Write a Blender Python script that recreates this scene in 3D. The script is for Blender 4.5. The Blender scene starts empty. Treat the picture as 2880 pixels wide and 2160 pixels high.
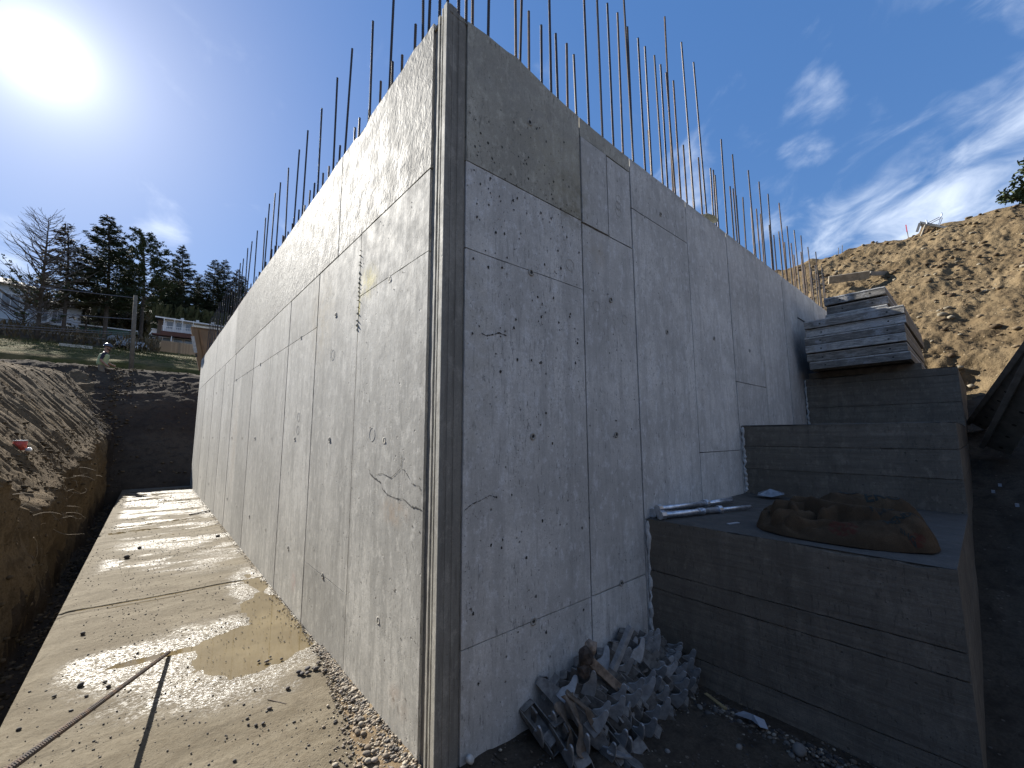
import bpy, bmesh, math, random
import numpy as np
from mathutils import Vector, Matrix
from mathutils.bvhtree import BVHTree
R = math.radians
random.seed(7); rng = np.random.RandomState(11)
S = bpy.context.scene
COL = S.collection

# ------------------------------------------------------------------ camera
cam_d = bpy.data.cameras.new('camera'); cam = bpy.data.objects.new('camera', cam_d); COL.objects.link(cam)
cam_d.sensor_width = 36.0; cam_d.lens = 36 * 1154.66 / 2880
cam_d.clip_start = 0.05; cam_d.clip_end = 5000
yaw, pit, rol = R(41.1995), R(7.0795), R(-0.2241)
f_ = Vector((math.sin(yaw)*math.cos(pit), math.cos(yaw)*math.cos(pit), math.sin(pit)))
r0 = Vector((math.cos(yaw), -math.sin(yaw), 0)); u0 = r0.cross(f_)
r_ = r0*math.cos(rol) + u0*math.sin(rol); u_ = r_.cross(f_)
cam.matrix_world = Matrix(((r_.x, u_.x, -f_.x, -1.0308), (r_.y, u_.y, -f_.y, -1.7), (r_.z, u_.z, -f_.z, 1.495), (0, 0, 0, 1)))
S.camera = cam

# ------------------------------------------------------------------ sky, sun, exposure
SUN_AZ, SUN_EL = -10.6, 32.4           # azimuth measured from +Y towards +X
sdir = Vector((math.sin(R(SUN_AZ))*math.cos(R(SUN_EL)), math.cos(R(SUN_AZ))*math.cos(R(SUN_EL)), math.sin(R(SUN_EL))))
W = bpy.data.worlds.new('World'); S.world = W; W.use_nodes = True
nt = W.node_tree; nt.nodes.clear(); N = nt.nodes; L = nt.links
def nd(t, **k):
    n = N.new(t)
    for a, b in k.items(): setattr(n, a, b)
    return n
def wmath(op, a, b=None, clamp=False):
    n = nd('ShaderNodeMath', operation=op, use_clamp=clamp)
    for i, v in enumerate((a, b)):
        if v is None: continue
        if isinstance(v, (int, float)): n.inputs[i].default_value = v
        else: L.new(v, n.inputs[i])
    return n.outputs[0]
sky = nd('ShaderNodeTexSky', sky_type='NISHITA'); sky.sun_disc = False
sky.sun_elevation = R(SUN_EL); sky.sun_rotation = R(SUN_AZ)
sky.altitude = 400; sky.air_density = 1.15; sky.dust_density = 0.4; sky.ozone_density = 2.0
tc = nd('ShaderNodeTexCoord'); gen = tc.outputs['Generated']
nrm = nd('ShaderNodeVectorMath', operation='NORMALIZE'); L.new(gen, nrm.inputs[0]); dvec = nrm.outputs[0]
def dotdir(v):
    n = nd('ShaderNodeVectorMath', operation='DOT_PRODUCT'); L.new(dvec, n.inputs[0]); n.inputs[1].default_value = v
    return n.outputs['Value']
sep = nd('ShaderNodeSeparateXYZ'); L.new(dvec, sep.inputs[0])
# clouds: a flat layer, seen in perspective
zz = wmath('ADD', wmath('MAXIMUM', sep.outputs[2], 0.0), 0.22)
px = wmath('DIVIDE', sep.outputs[0], zz); py = wmath('DIVIDE', sep.outputs[1], zz)
cmb = nd('ShaderNodeCombineXYZ'); L.new(px, cmb.inputs[0]); L.new(py, cmb.inputs[1])
mr_ = nd('ShaderNodeMapping'); mr_.inputs['Rotation'].default_value = (0, 0, R(-50)); L.new(cmb.outputs[0], mr_.inputs[0])
mp = nd('ShaderNodeMapping'); mp.inputs['Scale'].default_value = (1.0, 1.45, 1); mp.inputs['Location'].default_value = (3.3, 1.7, 0)
L.new(mr_.outputs[0], mp.inputs[0])
cn = nd('ShaderNodeTexNoise'); cn.inputs['Scale'].default_value = 4.6; cn.inputs['Detail'].default_value = 7; cn.inputs['Roughness'].default_value = 0.58; cn.inputs['Distortion'].default_value = 0.5
L.new(mp.outputs[0], cn.inputs['Vector'])
def azel(az, el): return (math.sin(R(az))*math.cos(R(el)), math.cos(R(az))*math.cos(R(el)), math.sin(R(el)))
def window(az, el, inner, outer):     # 1 inside the inner angle round a direction, 0 outside the outer one
    n = nd('ShaderNodeMapRange'); n.interpolation_type = 'SMOOTHSTEP'
    L.new(dotdir(azel(az, el)), n.inputs['Value'])
    n.inputs['From Min'].default_value = math.cos(R(outer)); n.inputs['From Max'].default_value = math.cos(R(inner))
    return n.outputs[0]
CLOUDS_AND_FILL = [(90, 17, 5, 13, .36), (81, 19.5, 2, 7, .27), (94, 26, 2, 8, .22), (80, 34.5, .5, 4, .20), (79, 30.5, .3, 3, .20), (64, 30, 1, 7, .19), (76, 25.5, 1, 5, .18), (-13, 16, 1, 5, .24), (-.5, 20.5, .3, 3, .16), (114, 22, 12, 26, .32), (145, 28, 16, 40, .33), (190, 32, 22, 48, .31), (-80, 14, 10, 30, .15)]  # the broad ones behind the camera are unseen, added as fill light
cov = None
for az, el, a, b, w in CLOUDS_AND_FILL:
    t = wmath('MULTIPLY', window(az, el, a, b), w)
    cov = t if cov is None else wmath('MAXIMUM', cov, t)
cl = wmath('ADD', cn.outputs['Fac'], cov)
cr = nd('ShaderNodeMapRange'); cr.interpolation_type = 'SMOOTHSTEP'; L.new(cl, cr.inputs['Value'])
cr.inputs['From Min'].default_value = 0.56; cr.inputs['From Max'].default_value = 1.22
clm = wmath('MULTIPLY', cr.outputs[0], 0.85)
mixc = nd('ShaderNodeMix', data_type='RGBA'); L.new(clm, mixc.inputs['Factor'])
# clear air: deeper blue away from the sun than the plain model
gam = nd('ShaderNodeGamma'); gam.inputs[1].default_value = 0.40; L.new(sky.outputs[0], gam.inputs[0])
hs = nd('ShaderNodeHueSaturation'); hs.inputs['Saturation'].default_value = 2.0; hs.inputs['Value'].default_value = 1.0; L.new(gam.outputs[0], hs.inputs['Color'])
tint = nd('ShaderNodeMix', data_type='RGBA', blend_type='MULTIPLY'); tint.inputs[0].default_value = 1.0; L.new(hs.outputs[0], tint.inputs[6]); tint.inputs[7].default_value = (0.212, 0.258, 0.362, 1)
L.new(tint.outputs[2], mixc.inputs[6]); mixc.inputs[7].default_value = (1.25, 1.36, 1.52, 1)
# the bright hazy air round the sun
sd = wmath('MAXIMUM', dotdir(tuple(sdir)), 0.0)
g1 = wmath('MULTIPLY', wmath('POWER', sd, 9.0), 0.03)
g2 = wmath('MULTIPLY', wmath('POWER', sd, 45.0), 0.06)
g3 = wmath('MULTIPLY', wmath('POWER', sd, 220.0), 0.04)
g4 = wmath('DIVIDE', 0.00095, wmath('ADD', wmath('SUBTRACT', 1.0, sd), 0.0006))
gs = wmath('ADD', wmath('ADD', g1, g2), wmath('ADD', g3, g4))
gc = nd('ShaderNodeVectorMath', operation='SCALE'); gc.inputs[0].default_value = (1.0, 0.985, 0.93); L.new(gs, gc.inputs['Scale'])
addc = nd('ShaderNodeVectorMath', operation='ADD'); L.new(mixc.outputs[2], addc.inputs[0]); L.new(gc.outputs[0], addc.inputs[1])
bg = nd('ShaderNodeBackground'); bg.inputs[1].default_value = 0.15
L.new(addc.outputs[0], bg.inputs[0])
wo = nd('ShaderNodeOutputWorld'); L.new(bg.outputs[0], wo.inputs[0])
sl = bpy.data.lights.new('sun', 'SUN'); sl.energy = 2.0; sl.angle = R(0.53); sl.color = (1.0, 0.955, 0.87)
so = bpy.data.objects.new('sun', sl); COL.objects.link(so); so.location = (0, 0, 30)
so.rotation_euler = sdir.to_track_quat('Z', 'Y').to_euler()
S.view_settings.view_transform = 'Standard'; S.view_settings.look = 'None'
S.view_settings.exposure = 2.7; S.view_settings.gamma = 1.0; S.view_settings.use_curve_mapping = False
S.render.engine = 'CYCLES'
S.cycles.max_bounces = 6

# ------------------------------------------------------------------ helpers
def tag(o, label=None, cat=None, group=None, kind=None):
    if label: o['label'] = label
    if cat: o['category'] = cat
    if group: o['group'] = group
    if kind: o['kind'] = kind
    return o
def empty(name, loc, label=None, cat=None, group=None, rz=0.0):
    o = bpy.data.objects.new(name, None); COL.objects.link(o); o.location = loc; o.rotation_euler = (0, 0, rz)
    o.empty_display_size = 0.1
    return tag(o, label, cat, group)
def link(name, me, mat=None, parent=None, loc=None):
    o = bpy.data.objects.new(name, me); COL.objects.link(o)
    if mat is not None and not me.materials: me.materials.append(mat)
    if parent is not None: o.parent = parent
    if loc is not None: o.location = loc
    return o
def mesh_np(name, V, F, smooth=False):
    """V (n,3) array, F (m,k) array with all faces of k corners"""
    me = bpy.data.meshes.new(name); V = np.asarray(V, dtype=np.float32); F = np.asarray(F, dtype=np.int32)
    k = F.shape[1]
    me.vertices.add(len(V)); me.vertices.foreach_set('co', V.ravel())
    me.loops.add(F.size); me.loops.foreach_set('vertex_index', F.ravel())
    me.polygons.add(len(F)); me.polygons.foreach_set('loop_start', np.arange(0, F.size, k, dtype=np.int32))
    me.polygons.foreach_set('loop_total', np.full(len(F), k, dtype=np.int32))
    if smooth: me.polygons.foreach_set('use_smooth', np.ones(len(F), dtype=bool))
    me.update(); me.validate(); return me
class MB:
    """collects shapes, becomes one mesh"""
    def __init__(s): s.v = []; s.f = []
    def add(s, vs, fs):
        b = len(s.v); s.v += [tuple(v) for v in vs]; s.f += [tuple(i + b for i in f) for f in fs]; return s
    def box(s, a, b, M=None):
        x0, y0, z0 = a; x1, y1, z1 = b
        vs = [Vector(v) for v in ((x0,y0,z0),(x1,y0,z0),(x1,y1,z0),(x0,y1,z0),(x0,y0,z1),(x1,y0,z1),(x1,y1,z1),(x0,y1,z1))]
        if M is not None: vs = [M @ v for v in vs]
        return s.add(vs, [(0,3,2,1),(4,5,6,7),(0,1,5,4),(1,2,6,5),(2,3,7,6),(3,0,4,7)])
    def beam(s, p, q, w, h, up=(0, 0, 1)):
        p, q = Vector(p), Vector(q); d = q - p; X = d.normalized(); Y = Vector(up).cross(X)
        if Y.length < 1e-4: Y = Vector((1, 0, 0)).cross(X)
        Y.normalize(); Z = X.cross(Y)
        M = Matrix(((X.x, Y.x, Z.x, p.x), (X.y, Y.y, Z.y, p.y), (X.z, Y.z, Z.z, p.z), (0, 0, 0, 1)))
        return s.box((0, -w/2, -h/2), (d.length, w/2, h/2), M)
    def tube(s, pts, rad, n=8, cap=True):
        pts = [Vector(p) for p in pts]; rads = rad if isinstance(rad, (list, tuple)) else [rad]*len(pts)
        vs = []; prev = None
        for i, p in enumerate(pts):
            t = (pts[min(i+1, len(pts)-1)] - pts[max(i-1, 0)]).normalized()
            if prev is None:
                a = Vector((0, 0, 1)) if abs(t.z) < .9 else Vector((1, 0, 0)); X = a.cross(t).normalized()
            else:
                X = (prev - t*prev.dot(t)).normalized()
            prev = X; Y = t.cross(X)
            for k in range(n):
                an = 2*math.pi*k/n; vs.append(p + (X*math.cos(an) + Y*math.sin(an))*rads[i])
        fs = [(i*n+k, i*n+(k+1) % n, (i+1)*n+(k+1) % n, (i+1)*n+k) for i in range(len(pts)-1) for k in range(n)]
        if cap: fs += [tuple(range(n-1, -1, -1)), tuple((len(pts)-1)*n+k for k in range(n))]
        return s.add(vs, fs)
    def prism(s, poly, y0, y1, M=None):          # polygon in XZ extruded in Y
        n = len(poly); vs = [Vector((x, y0, z)) for x, z in poly] + [Vector((x, y1, z)) for x, z in poly]
        if M is not None: vs = [M @ v for v in vs]
        return s.add(vs, [tuple(range(n)), tuple(range(2*n-1, n-1, -1))] + [(i, i+n, (i+1) % n + n, (i+1) % n) for i in range(n)])
    def mesh(s, name, smooth=False):
        me = bpy.data.meshes.new(name); me.from_pydata(s.v, [], s.f)
        if smooth: me.polygons.foreach_set('use_smooth', [True]*len(me.polygons))
        me.update(); return me
    def build(s, name, mat=None, parent=None, smooth=False, bevel=0):
        o = link(name, s.mesh(name, smooth), mat, parent)
        if bevel:
            m = o.modifiers.new('bevel', 'BEVEL'); m.width = bevel; m.segments = 2; m.limit_method = 'ANGLE'
        return o
def copy_tree(o, parent=None):
    c = o.copy(); COL.objects.link(c); c.parent = parent
    for ch in list(o.children): copy_tree(ch, c)
    return c
# value noise -------------------------------------------------------
def _h(ix, iy, seed):
    n = (ix.astype(np.int64)*374761393 + iy.astype(np.int64)*668265263 + seed*1442695041) & 0x7fffffff
    n = ((n ^ (n >> 13))*1274126177) & 0x7fffffff
    n = ((n ^ (n >> 16))*60493) & 0x7fffffff
    return (n & 0xffffff)/float(0xffffff)
def vn(x, y, seed=0):
    ix = np.floor(x); iy = np.floor(y); fx = x-ix; fy = y-iy
    fx = fx*fx*(3-2*fx); fy = fy*fy*(3-2*fy)
    a = _h(ix, iy, seed); b = _h(ix+1, iy, seed); c = _h(ix, iy+1, seed); d = _h(ix+1, iy+1, seed)
    return (a*(1-fx)+b*fx)*(1-fy) + (c*(1-fx)+d*fx)*fy
def fbm(x, y, seed=0, oct=4, gain=.5):
    s = 0; a = 1; t = 0
    for k in range(oct):
        s = s + a*(vn(x*2**k+k*17.3, y*2**k-k*9.1, seed+k)-.5); t += a; a *= gain
    return s/t*2
def ridged(x, y, seed=0, oct=4, gain=.55):
    s = 0; a = 1; t = 0
    for k in range(oct):
        s = s + a*(1-np.abs(2*vn(x*2**k+k*7.7, y*2**k+k*3.9, seed+k)-1)); t += a; a *= gain
    return s/t
def sst(a, b, x): t = np.clip((x-a)/(b-a), 0, 1); return t*t*(3-2*t)
def lerp1(x, xs, ys): return np.interp(x, xs, ys)
def grid_mesh(name, xs, ys, fn, smooth=True):
    X, Y = np.meshgrid(xs, ys); Vv = fn(X, Y)          # (..,3)
    ny, nx = X.shape; i = np.arange(ny*nx).reshape(ny, nx)
    F = np.stack([i[:-1, :-1], i[:-1, 1:], i[1:, 1:], i[1:, :-1]], -1).reshape(-1, 4)
    return mesh_np(name, Vv.reshape(-1, 3), F, smooth)

# ------------------------------------------------------------------ materials
class Mat:
    """tiny wrapper for building node materials"""
    def __init__(s, name, rough=.8, metal=0.0, spec=.5):
        s.m = bpy.data.materials.new(name); s.m.use_nodes = True; s.t = s.m.node_tree; s.N = s.t.nodes; s.L = s.t.links
        s.b = s.N['Principled BSDF']; s.b.inputs['Roughness'].default_value = rough; s.b.inputs['Metallic'].default_value = metal
        s.b.inputs['Specular IOR Level'].default_value = spec
        g = s.N.new('ShaderNodeNewGeometry'); s.P = g.outputs['Position']; s.NRM = g.outputs['Normal']
        s.rnd = s.N.new('ShaderNodeObjectInfo').outputs['Random']
    def inp(s, n, i, v):
        if isinstance(v, (int, float)): n.inputs[i].default_value = v
        elif isinstance(v, tuple): n.inputs[i].default_value = v if len(v) == len(n.inputs[i].default_value) else v + (1.0,)
        else: s.L.new(v, n.inputs[i])
    def math(s, op, a, b=0.0, clamp=False):
        n = s.N.new('ShaderNodeMath'); n.operation = op; n.use_clamp = clamp; s.inp(n, 0, a); s.inp(n, 1, b); return n.outputs[0]
    def noise(s, scale, detail=4, rough=.55, vec=None, stretch=None, dist=0.0, loc=(0, 0, 0)):
        v = vec if vec is not None else s.P
        if stretch is not None or loc != (0, 0, 0):
            m = s.N.new('ShaderNodeMapping'); s.L.new(v, m.inputs[0]); m.inputs['Scale'].default_value = stretch or (1, 1, 1); m.inputs['Location'].default_value = loc; v = m.outputs[0]
        n = s.N.new('ShaderNodeTexNoise'); s.L.new(v, n.inputs['Vector'])
        n.inputs['Scale'].default_value = scale; n.inputs['Detail'].default_value = detail; n.inputs['Roughness'].default_value = rough; n.inputs['Distortion'].default_value = dist
        return n.outputs['Fac']
    def voro(s, scale, vec=None, stretch=None, feature='F1', randomness=1.0):
        v = vec if vec is not None else s.P
        if stretch is not None:
            m = s.N.new('ShaderNodeMapping'); s.L.new(v, m.inputs[0]); m.inputs['Scale'].default_value = stretch; v = m.outputs[0]
        n = s.N.new('ShaderNodeTexVoronoi'); n.feature = feature; s.L.new(v, n.inputs['Vector']); n.inputs['Scale'].default_value = scale; n.inputs['Randomness'].default_value = randomness
        return n
    def ramp(s, v, a, b, lo=0.0, hi=1.0, smooth=True):
        n = s.N.new('ShaderNodeMapRange'); n.interpolation_type = 'SMOOTHSTEP' if smooth else 'LINEAR'; s.inp(n, 0, v)
        n.inputs[1].default_value = a; n.inputs[2].default_value = b; n.inputs[3].default_value = lo; n.inputs[4].default_value = hi; return n.outputs[0]
    def mix(s, f, a, b, mode='MIX'):
        n = s.N.new('ShaderNodeMix'); n.data_type = 'RGBA'; n.blend_type = mode; s.inp(n, 0, f); s.inp(n, 6, a); s.inp(n, 7, b); return n.outputs[2]
    def blob(s, c, r):       # 1 at a world point, 0 beyond radii r
        m = s.N.new('ShaderNodeMapping'); m.vector_type = 'POINT'; s.L.new(s.P, m.inputs[0])
        m.inputs['Location'].default_value = tuple(-c[i]/r[i] for i in range(3)); m.inputs['Scale'].default_value = tuple(1/q for q in r)
        n = s.N.new('ShaderNodeVectorMath'); n.operation = 'LENGTH'; s.L.new(m.outputs[0], n.inputs[0])
        return s.ramp(n.outputs['Value'], 0.25, 1.0, 1.0, 0.0)
    def bump(s, h, strength=1.0, dist=.01, prev=None):
        n = s.N.new('ShaderNodeBump'); s.inp(n, 'Height', h); n.inputs['Strength'].default_value = strength; n.inputs['Distance'].default_value = dist
        if prev is not None: s.L.new(prev, n.inputs['Normal'])
        s.L.new(n.outputs[0], s.b.inputs['Normal']); return n.outputs[0]
    def col(s, c): s.inp(s.b, 'Base Color', c); return s
    def attr(s, name):
        n = s.N.new('ShaderNodeAttribute'); n.attribute_name = name; return n.outputs['Fac']
def simple(name, c, rough=.7, metal=0.0, var=.25, scale=20, bump=0.0, spec=.5):
    m = Mat(name, rough, metal, spec); n = m.noise(scale, 5, .6)
    c2 = tuple(x*(1-var) for x in c); c3 = tuple(min(1, x*(1+var)) for x in c)
    m.col(m.mix(m.ramp(n, .3, .7), c2, c3))
    if bump: m.bump(n, .6, bump)
    return m.m

def concrete(name, base, dark=.55, pits=1.0, streak=.5, rough=.82, wavy=0.0, board=None, stains=(), warm=(1, 1, 1), tone=.14, spec=.35):
    m = Mat(name, rough, 0, spec)
    n1 = m.noise(1.4, 6, .6); n2 = m.noise(7, 6, .65, loc=(3, 1, 8)); n3 = m.noise(60, 4, .6)
    st = m.noise(9, 5, .6, stretch=(1, 1, .07)); st2 = m.noise(34, 4, .6, stretch=(1, 1, .10), loc=(5, 5, 0))
    b = tuple(base); d = tuple(x*dark for x in base); l = tuple(min(.85, x*1.22) for x in base)
    c = m.mix(m.ramp(n1, .32, .72), tuple(x*.70 for x in base), l)
    c = m.mix(m.math('MULTIPLY', m.ramp(n2, .46, .66), .55), c, tuple(x*.70 for x in base))
    c = m.mix(m.math('MULTIPLY', m.ramp(st, .46, .66), streak), c, d)
    c = m.mix(m.math('MULTIPLY', m.ramp(st2, .55, .68), streak*.9), c, tuple(x*.5 for x in base))
    tk = m.noise(75, 3, .6, stretch=(1, 1, .22), loc=(1, 8, 2)); c = m.mix(m.math('MULTIPLY', m.math('MULTIPLY', m.ramp(tk, .60, .66), m.ramp(m.noise(3.5, 3, .6, loc=(6, 1, 1)), .34, .54)), .85*min(1, pits*1.2)), c, tuple(x*.30 for x in base))
    c = m.mix(m.math('MULTIPLY', m.ramp(m.noise(15, 6, .72, stretch=(1, 1, .6), loc=(9, 2, 4)), .51, .63), .60), c, tuple(min(.8, x*1.35) for x in base))
    c = m.mix(m.math('MULTIPLY', m.ramp(n3, .35, .75), .5), c, tuple(x*.66 for x in base))
    c = m.mix(1.0, c, m.mix(m.rnd, (1-tone,)*3, (1.0, 1.0, 1.0)), 'MULTIPLY')
    # air holes: sparse voronoi dots, larger and smaller
    v1 = m.voro(17); v2 = m.voro(48)
    gate1 = m.ramp(m.noise(2.2, 3, .6, loc=(7, 7, 7)), .42, .56); gate2 = m.ramp(m.noise(5, 3, .6, loc=(1, 4, 2)), .44, .58)
    h1 = m.math('MULTIPLY', m.ramp(v1.outputs['Distance'], .13, .07), m.math('MULTIPLY', gate1, m.ramp(m.math('FRACT', m.math('MULTIPLY', v1.outputs['Color'], 7.13)), .55, .6)))
    h2 = m.math('MULTIPLY', m.ramp(v2.outputs['Distance'], .17, .09), m.math('MULTIPLY', gate2, .9))
    hole = m.math('MULTIPLY', m.math('MAXIMUM', h1, h2), pits, True)
    c = m.mix(m.math('MULTIPLY', hole, .85), c, tuple(x*.12 for x in base))
    for cc, rr, colr, amt in stains:
        k = m.math('MULTIPLY', m.blob(cc, rr), m.ramp(m.noise(11, 5, .7, loc=(cc[0], cc[1], cc[2])), .36, .62)); c = m.mix(m.math('MULTIPLY', k, amt), c, colr)
    if board is not None:       # boards laid flat: grain runs along them
        g = m.noise(16, 6, .65, stretch=board); c = m.mix(m.math('MULTIPLY', m.ramp(g, .42, .66), .5), c, tuple(x*.40 for x in base))
    g5 = m.noise(190, 4, .7); c = m.mix(m.math('MULTIPLY', m.ramp(g5, .42, .68), .45), c, tuple(x*.58 for x in base)); c = m.mix(m.math('MULTIPLY', m.ramp(g5, .46, .34), .25), c, tuple(min(.8, x*1.3) for x in base))
    m.col(c)
    hsum = m.math('SUBTRACT', m.math('ADD', m.math('MULTIPLY', n3, .12), m.math('MULTIPLY', st2, .10)), m.math('MULTIPLY', hole, .9))
    hsum = m.math('ADD', hsum, m.math('MULTIPLY', m.noise(9, 3, .5, loc=(2, 2, 2)), .35))
    if board is not None: hsum = m.math('ADD', hsum, m.math('MULTIPLY', g, 1.1))
    p = m.bump(hsum, .9, .006)
    if wavy:
        w = m.noise(16, 4, .62, stretch=(1, 1, .75), dist=1.2, loc=(0, 3, 1)); m.bump(w, 1.0, wavy, p)
    m.inp(m.b, 'Roughness', m.ramp(n2, .3, .75, rough-.10, rough+.08))
    return m

def dirt(name, c1, c2, c3, scale=1.0, bump=.05, moist=None, pebbles=.5, grass=None):
    m = Mat(name, 1.0, 0, .03)
    n1 = m.noise(.7*scale, 7, .62); n2 = m.noise(6*scale, 7, .68, loc=(4, 4, 1)); n3 = m.noise(45*scale, 5, .7)
    c = m.mix(m.ramp(n1, .35, .68), c1, c2)
    c = m.mix(m.math('MULTIPLY', m.ramp(n2, .44, .68), .75), c, c3)
    c = m.mix(m.math('MULTIPLY', m.ramp(n3, .35, .7), .5), c, tuple(x*.55 for x in c1))
    v = m.voro(16*scale, feature='F1'); pb = m.math('MULTIPLY', m.ramp(v.outputs['Distance'], .22, .14), m.ramp(m.math('FRACT', m.math('MULTIPLY', v.outputs['Color'], 5.3)), .72, .76))
    c = m.mix(m.math('MULTIPLY', pb, pebbles), c, (c2[0]*1.7, c2[1]*1.75, c2[2]*1.9))
    if grass is not None: c = grass(m, c)
    m.col(c)
    h = m.math('ADD', m.math('ADD', m.math('MULTIPLY', n2, 1.0), m.math('MULTIPLY', n3, .22)), m.math('MULTIPLY', pb, .18))
    m.bump(h, .9, bump); return m
def dist_y(m):
    s = m.N.new('ShaderNodeSeparateXYZ'); m.L.new(m.P, s.inputs[0]); return s.outputs
# ------------------------------------------------------------------ terrain
RX = [0, .3, 1.0, 1.76, 3.0, 5.0, 7.0, 9.0, 9.9, 10.35, 13, 17, 19, 24, 40, 120]
RZ = [.015, .01, -.05, -.11, .12, .75, 1.4, 1.95, 2.2, 3.0, 4.9, 7.86, 8.0, 8.1, 9.5, 18]
FY = [14.35, 17.3, 20.0, 23, 33, 34.0, 38, 57, 68, 84, 98, 150, 400, 900]
FZ = [-.05, 2.55, 4.05, 4.3, 4.85, 6.2, 6.95, 10.4, 12.1, 14.5, 17.3, 27, 60, 95]
def lipz(y): return lerp1(y, [-4, 3, 4.2, 5, 8, 14, 20], [1.35, 1.35, 1.05, .70, 1.0, 1.55, 2.2])
def capz(y): return lerp1(y, [-4, 5, 12, 20, 34], [2.3, 2.5, 3.15, 3.8, 4.9])
def lipx(y): return -1.82 + .08*fbm(y*.55, y*0+3, 41, 3) + .03*fbm(y*3, y*0, 43, 2)
def H(x, y):
    base = np.full_like(x, -.52)
    right = lerp1(x, RX, RZ)
    base = np.where((x > 0) | (y < -1.55), np.maximum(np.where(x > 0, right, 0), base), base)
    base = np.where((y < -1.55) & (x < 0), sst(-2.0, -1.55, -(-y*0+ -y)*1.0)*0 + .0, base)
    base = np.where((x < -1.5) & (y >= -1.55), -.52 + .16*sst(5, 12, y) + .06*fbm(x*3, y*1.3, 5, 3), base)
    # left bank: near vertical cut, then a raked slope up to a cap
    t = lipx(y) - x
    bank = lipz(y) + 1.12*(t-.12)
    cap = capz(y) + .05*np.maximum(t-2.5, 0) + .10*fbm(x*.8, y*.8, 9, 3)
    bk = np.where(bank < cap-.25, bank, cap-.25*np.exp(-np.clip((bank-cap+.25)/.25, 0, 30)))
    face = base + (lipz(y)-base)*sst(0, .12, t)**.7
    left = np.where(t > .12, bk, face)
    z = np.where(t > 0, np.maximum(base, left), base)
    far = lerp1(y, FY, FZ) + .012*np.abs(x)*sst(30, 60, y)
    z = np.maximum(z, np.where(y > 14.3, far, -9))
    # excavated bank right of the steps; behind the camera unseen, shaped for bounce light
    edge = lerp1(x, [-6, 0, 2.6, 3.4, 10], [-6.5, -6.5, -5.6, -2.3, -2.4]) + .12*fbm(x*1.3, y*0+8, 77, 3)
    u = edge - y
    zb = np.where(x > 0, right, 0) + np.minimum(np.clip(u, 0, 20)*1.3, 2.6 + .28*np.clip(u, 0, 20))
    z = np.where((u > 0) & (x > -30), np.maximum(z, np.where(x > 9.9, right, zb)), z)
    return z
def clod(x, y, seed, s=1.0):
    a = ridged(x*1.1/s, y*1.1/s, seed, 3)-.5
    b = vn(x*4/s, y*4/s, seed+5); c = vn(x*9/s, y*9/s, seed+6)
    return .16*a + .16*sst(.55, .85, b)*vn(x*2/s, y*2/s, seed+9) + .06*sst(.5, .9, c) + .05*fbm(x*7/s, y*7/s, seed+2, 3)
P1 = (-7.0, 3.2, 1.0, 24.0); P3 = (0.0, 20.0, -8.0, 6.0)
def fadebox(x, y, P, w=.5):
    return np.clip(np.minimum(np.minimum(x-P[0], P[1]-x), np.minimum(y-P[2], P[3]-y))/w, 0, 1)
def f1(X, Y):
    Z = H(X, Y); fd = fadebox(X, Y, P1)
    t = lipx(Y)-X
    inb = sst(.15, .5, t)*(Y < 26)
    # teeth marks of the digger run down the slope (along x)
    rk = fbm(X*.55+Y*.25, Y*6.5-X*1.3, 21, 4, .6)
    rk2 = ridged(X*.5, Y*2.1-X*.5, 25, 3)-.5
    cap = sst(.0, .5, capz(Y)-Z)
    Z = Z + fd*inb*(.075*rk + .11*rk2)*(0.35+.65*cap) + fd*inb*.035*fbm(X*9, Y*9, 31, 3)
    endm = sst(14.4, 15.2, Y)*fd
    rdg = ridged(X*.28+Y*.15, Y*.75, 55, 3, .6)
    Z = Z + endm*(.20*(rdg-.5) + .09*fbm(X*2.2, Y*2.2, 57, 4))*sst(14.4, 17.5, Y) + endm*.03*fbm(X*8, Y*8, 59, 2)
    face = sst(-.02, .05, t)*(1-sst(.12, .25, t))*fd
    X2 = X + face*(.15*fbm(Y*1.3, Z*1.2, 61, 3) + .07*ridged(Y*3, Z*2.2, 64, 3) -.03 + .05*fbm(Y*9, Z*8, 63, 3))
    Z = Z + (1-sst(0, .05, t))*(X < -1.5)*(Y < 14.3)*fd*.04*fbm(X*5, Y*5, 65, 3)
    return np.stack([X2, Y, Z - .0*fd], -1)
xs1 = np.concatenate([np.linspace(-7, -4, 45)[:-1], np.linspace(-4, -2.3, 48)[:-1], np.linspace(-2.3, -1.62, 86)[:-1], np.linspace(-1.62, 3.2, 72)])
ys1 = np.concatenate([np.linspace(1, 10, 230)[:-1], np.linspace(10, 24, 250)])
M_bank = dirt('trench_soil', (.105, .076, .046), (.165, .124, .078), (.055, .040, .026), .9, .04, pebbles=.25).m
bank = link('trench_bank', grid_mesh('trench_bank', xs1, ys1, f1), M_bank); tag(bank, kind='structure')
M_shade = dirt('shade_darkened_soil', (.055, .043, .033), (.085, .066, .048), (.035, .028, .023), .9, .04, pebbles=.12).m  # soil colour darkened to give end bank and trench floor their deep shade
bank.data.materials.append(M_shade)
ctr = np.empty(len(bank.data.polygons)*3); bank.data.polygons.foreach_get('center', ctr); ctr = ctr.reshape(-1, 3)
bank.data.polygons.foreach_set('material_index', ((ctr[:, 1] > 13.6) & (ctr[:, 0] > -2.2-.12*(ctr[:, 1]-14)+.3*fbm(ctr[:, 1], ctr[:, 0], 5, 3)) | (ctr[:, 1] > 19.5) | ((ctr[:, 0] > -1.84) & (ctr[:, 2] < .0))).astype(np.int32))
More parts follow.
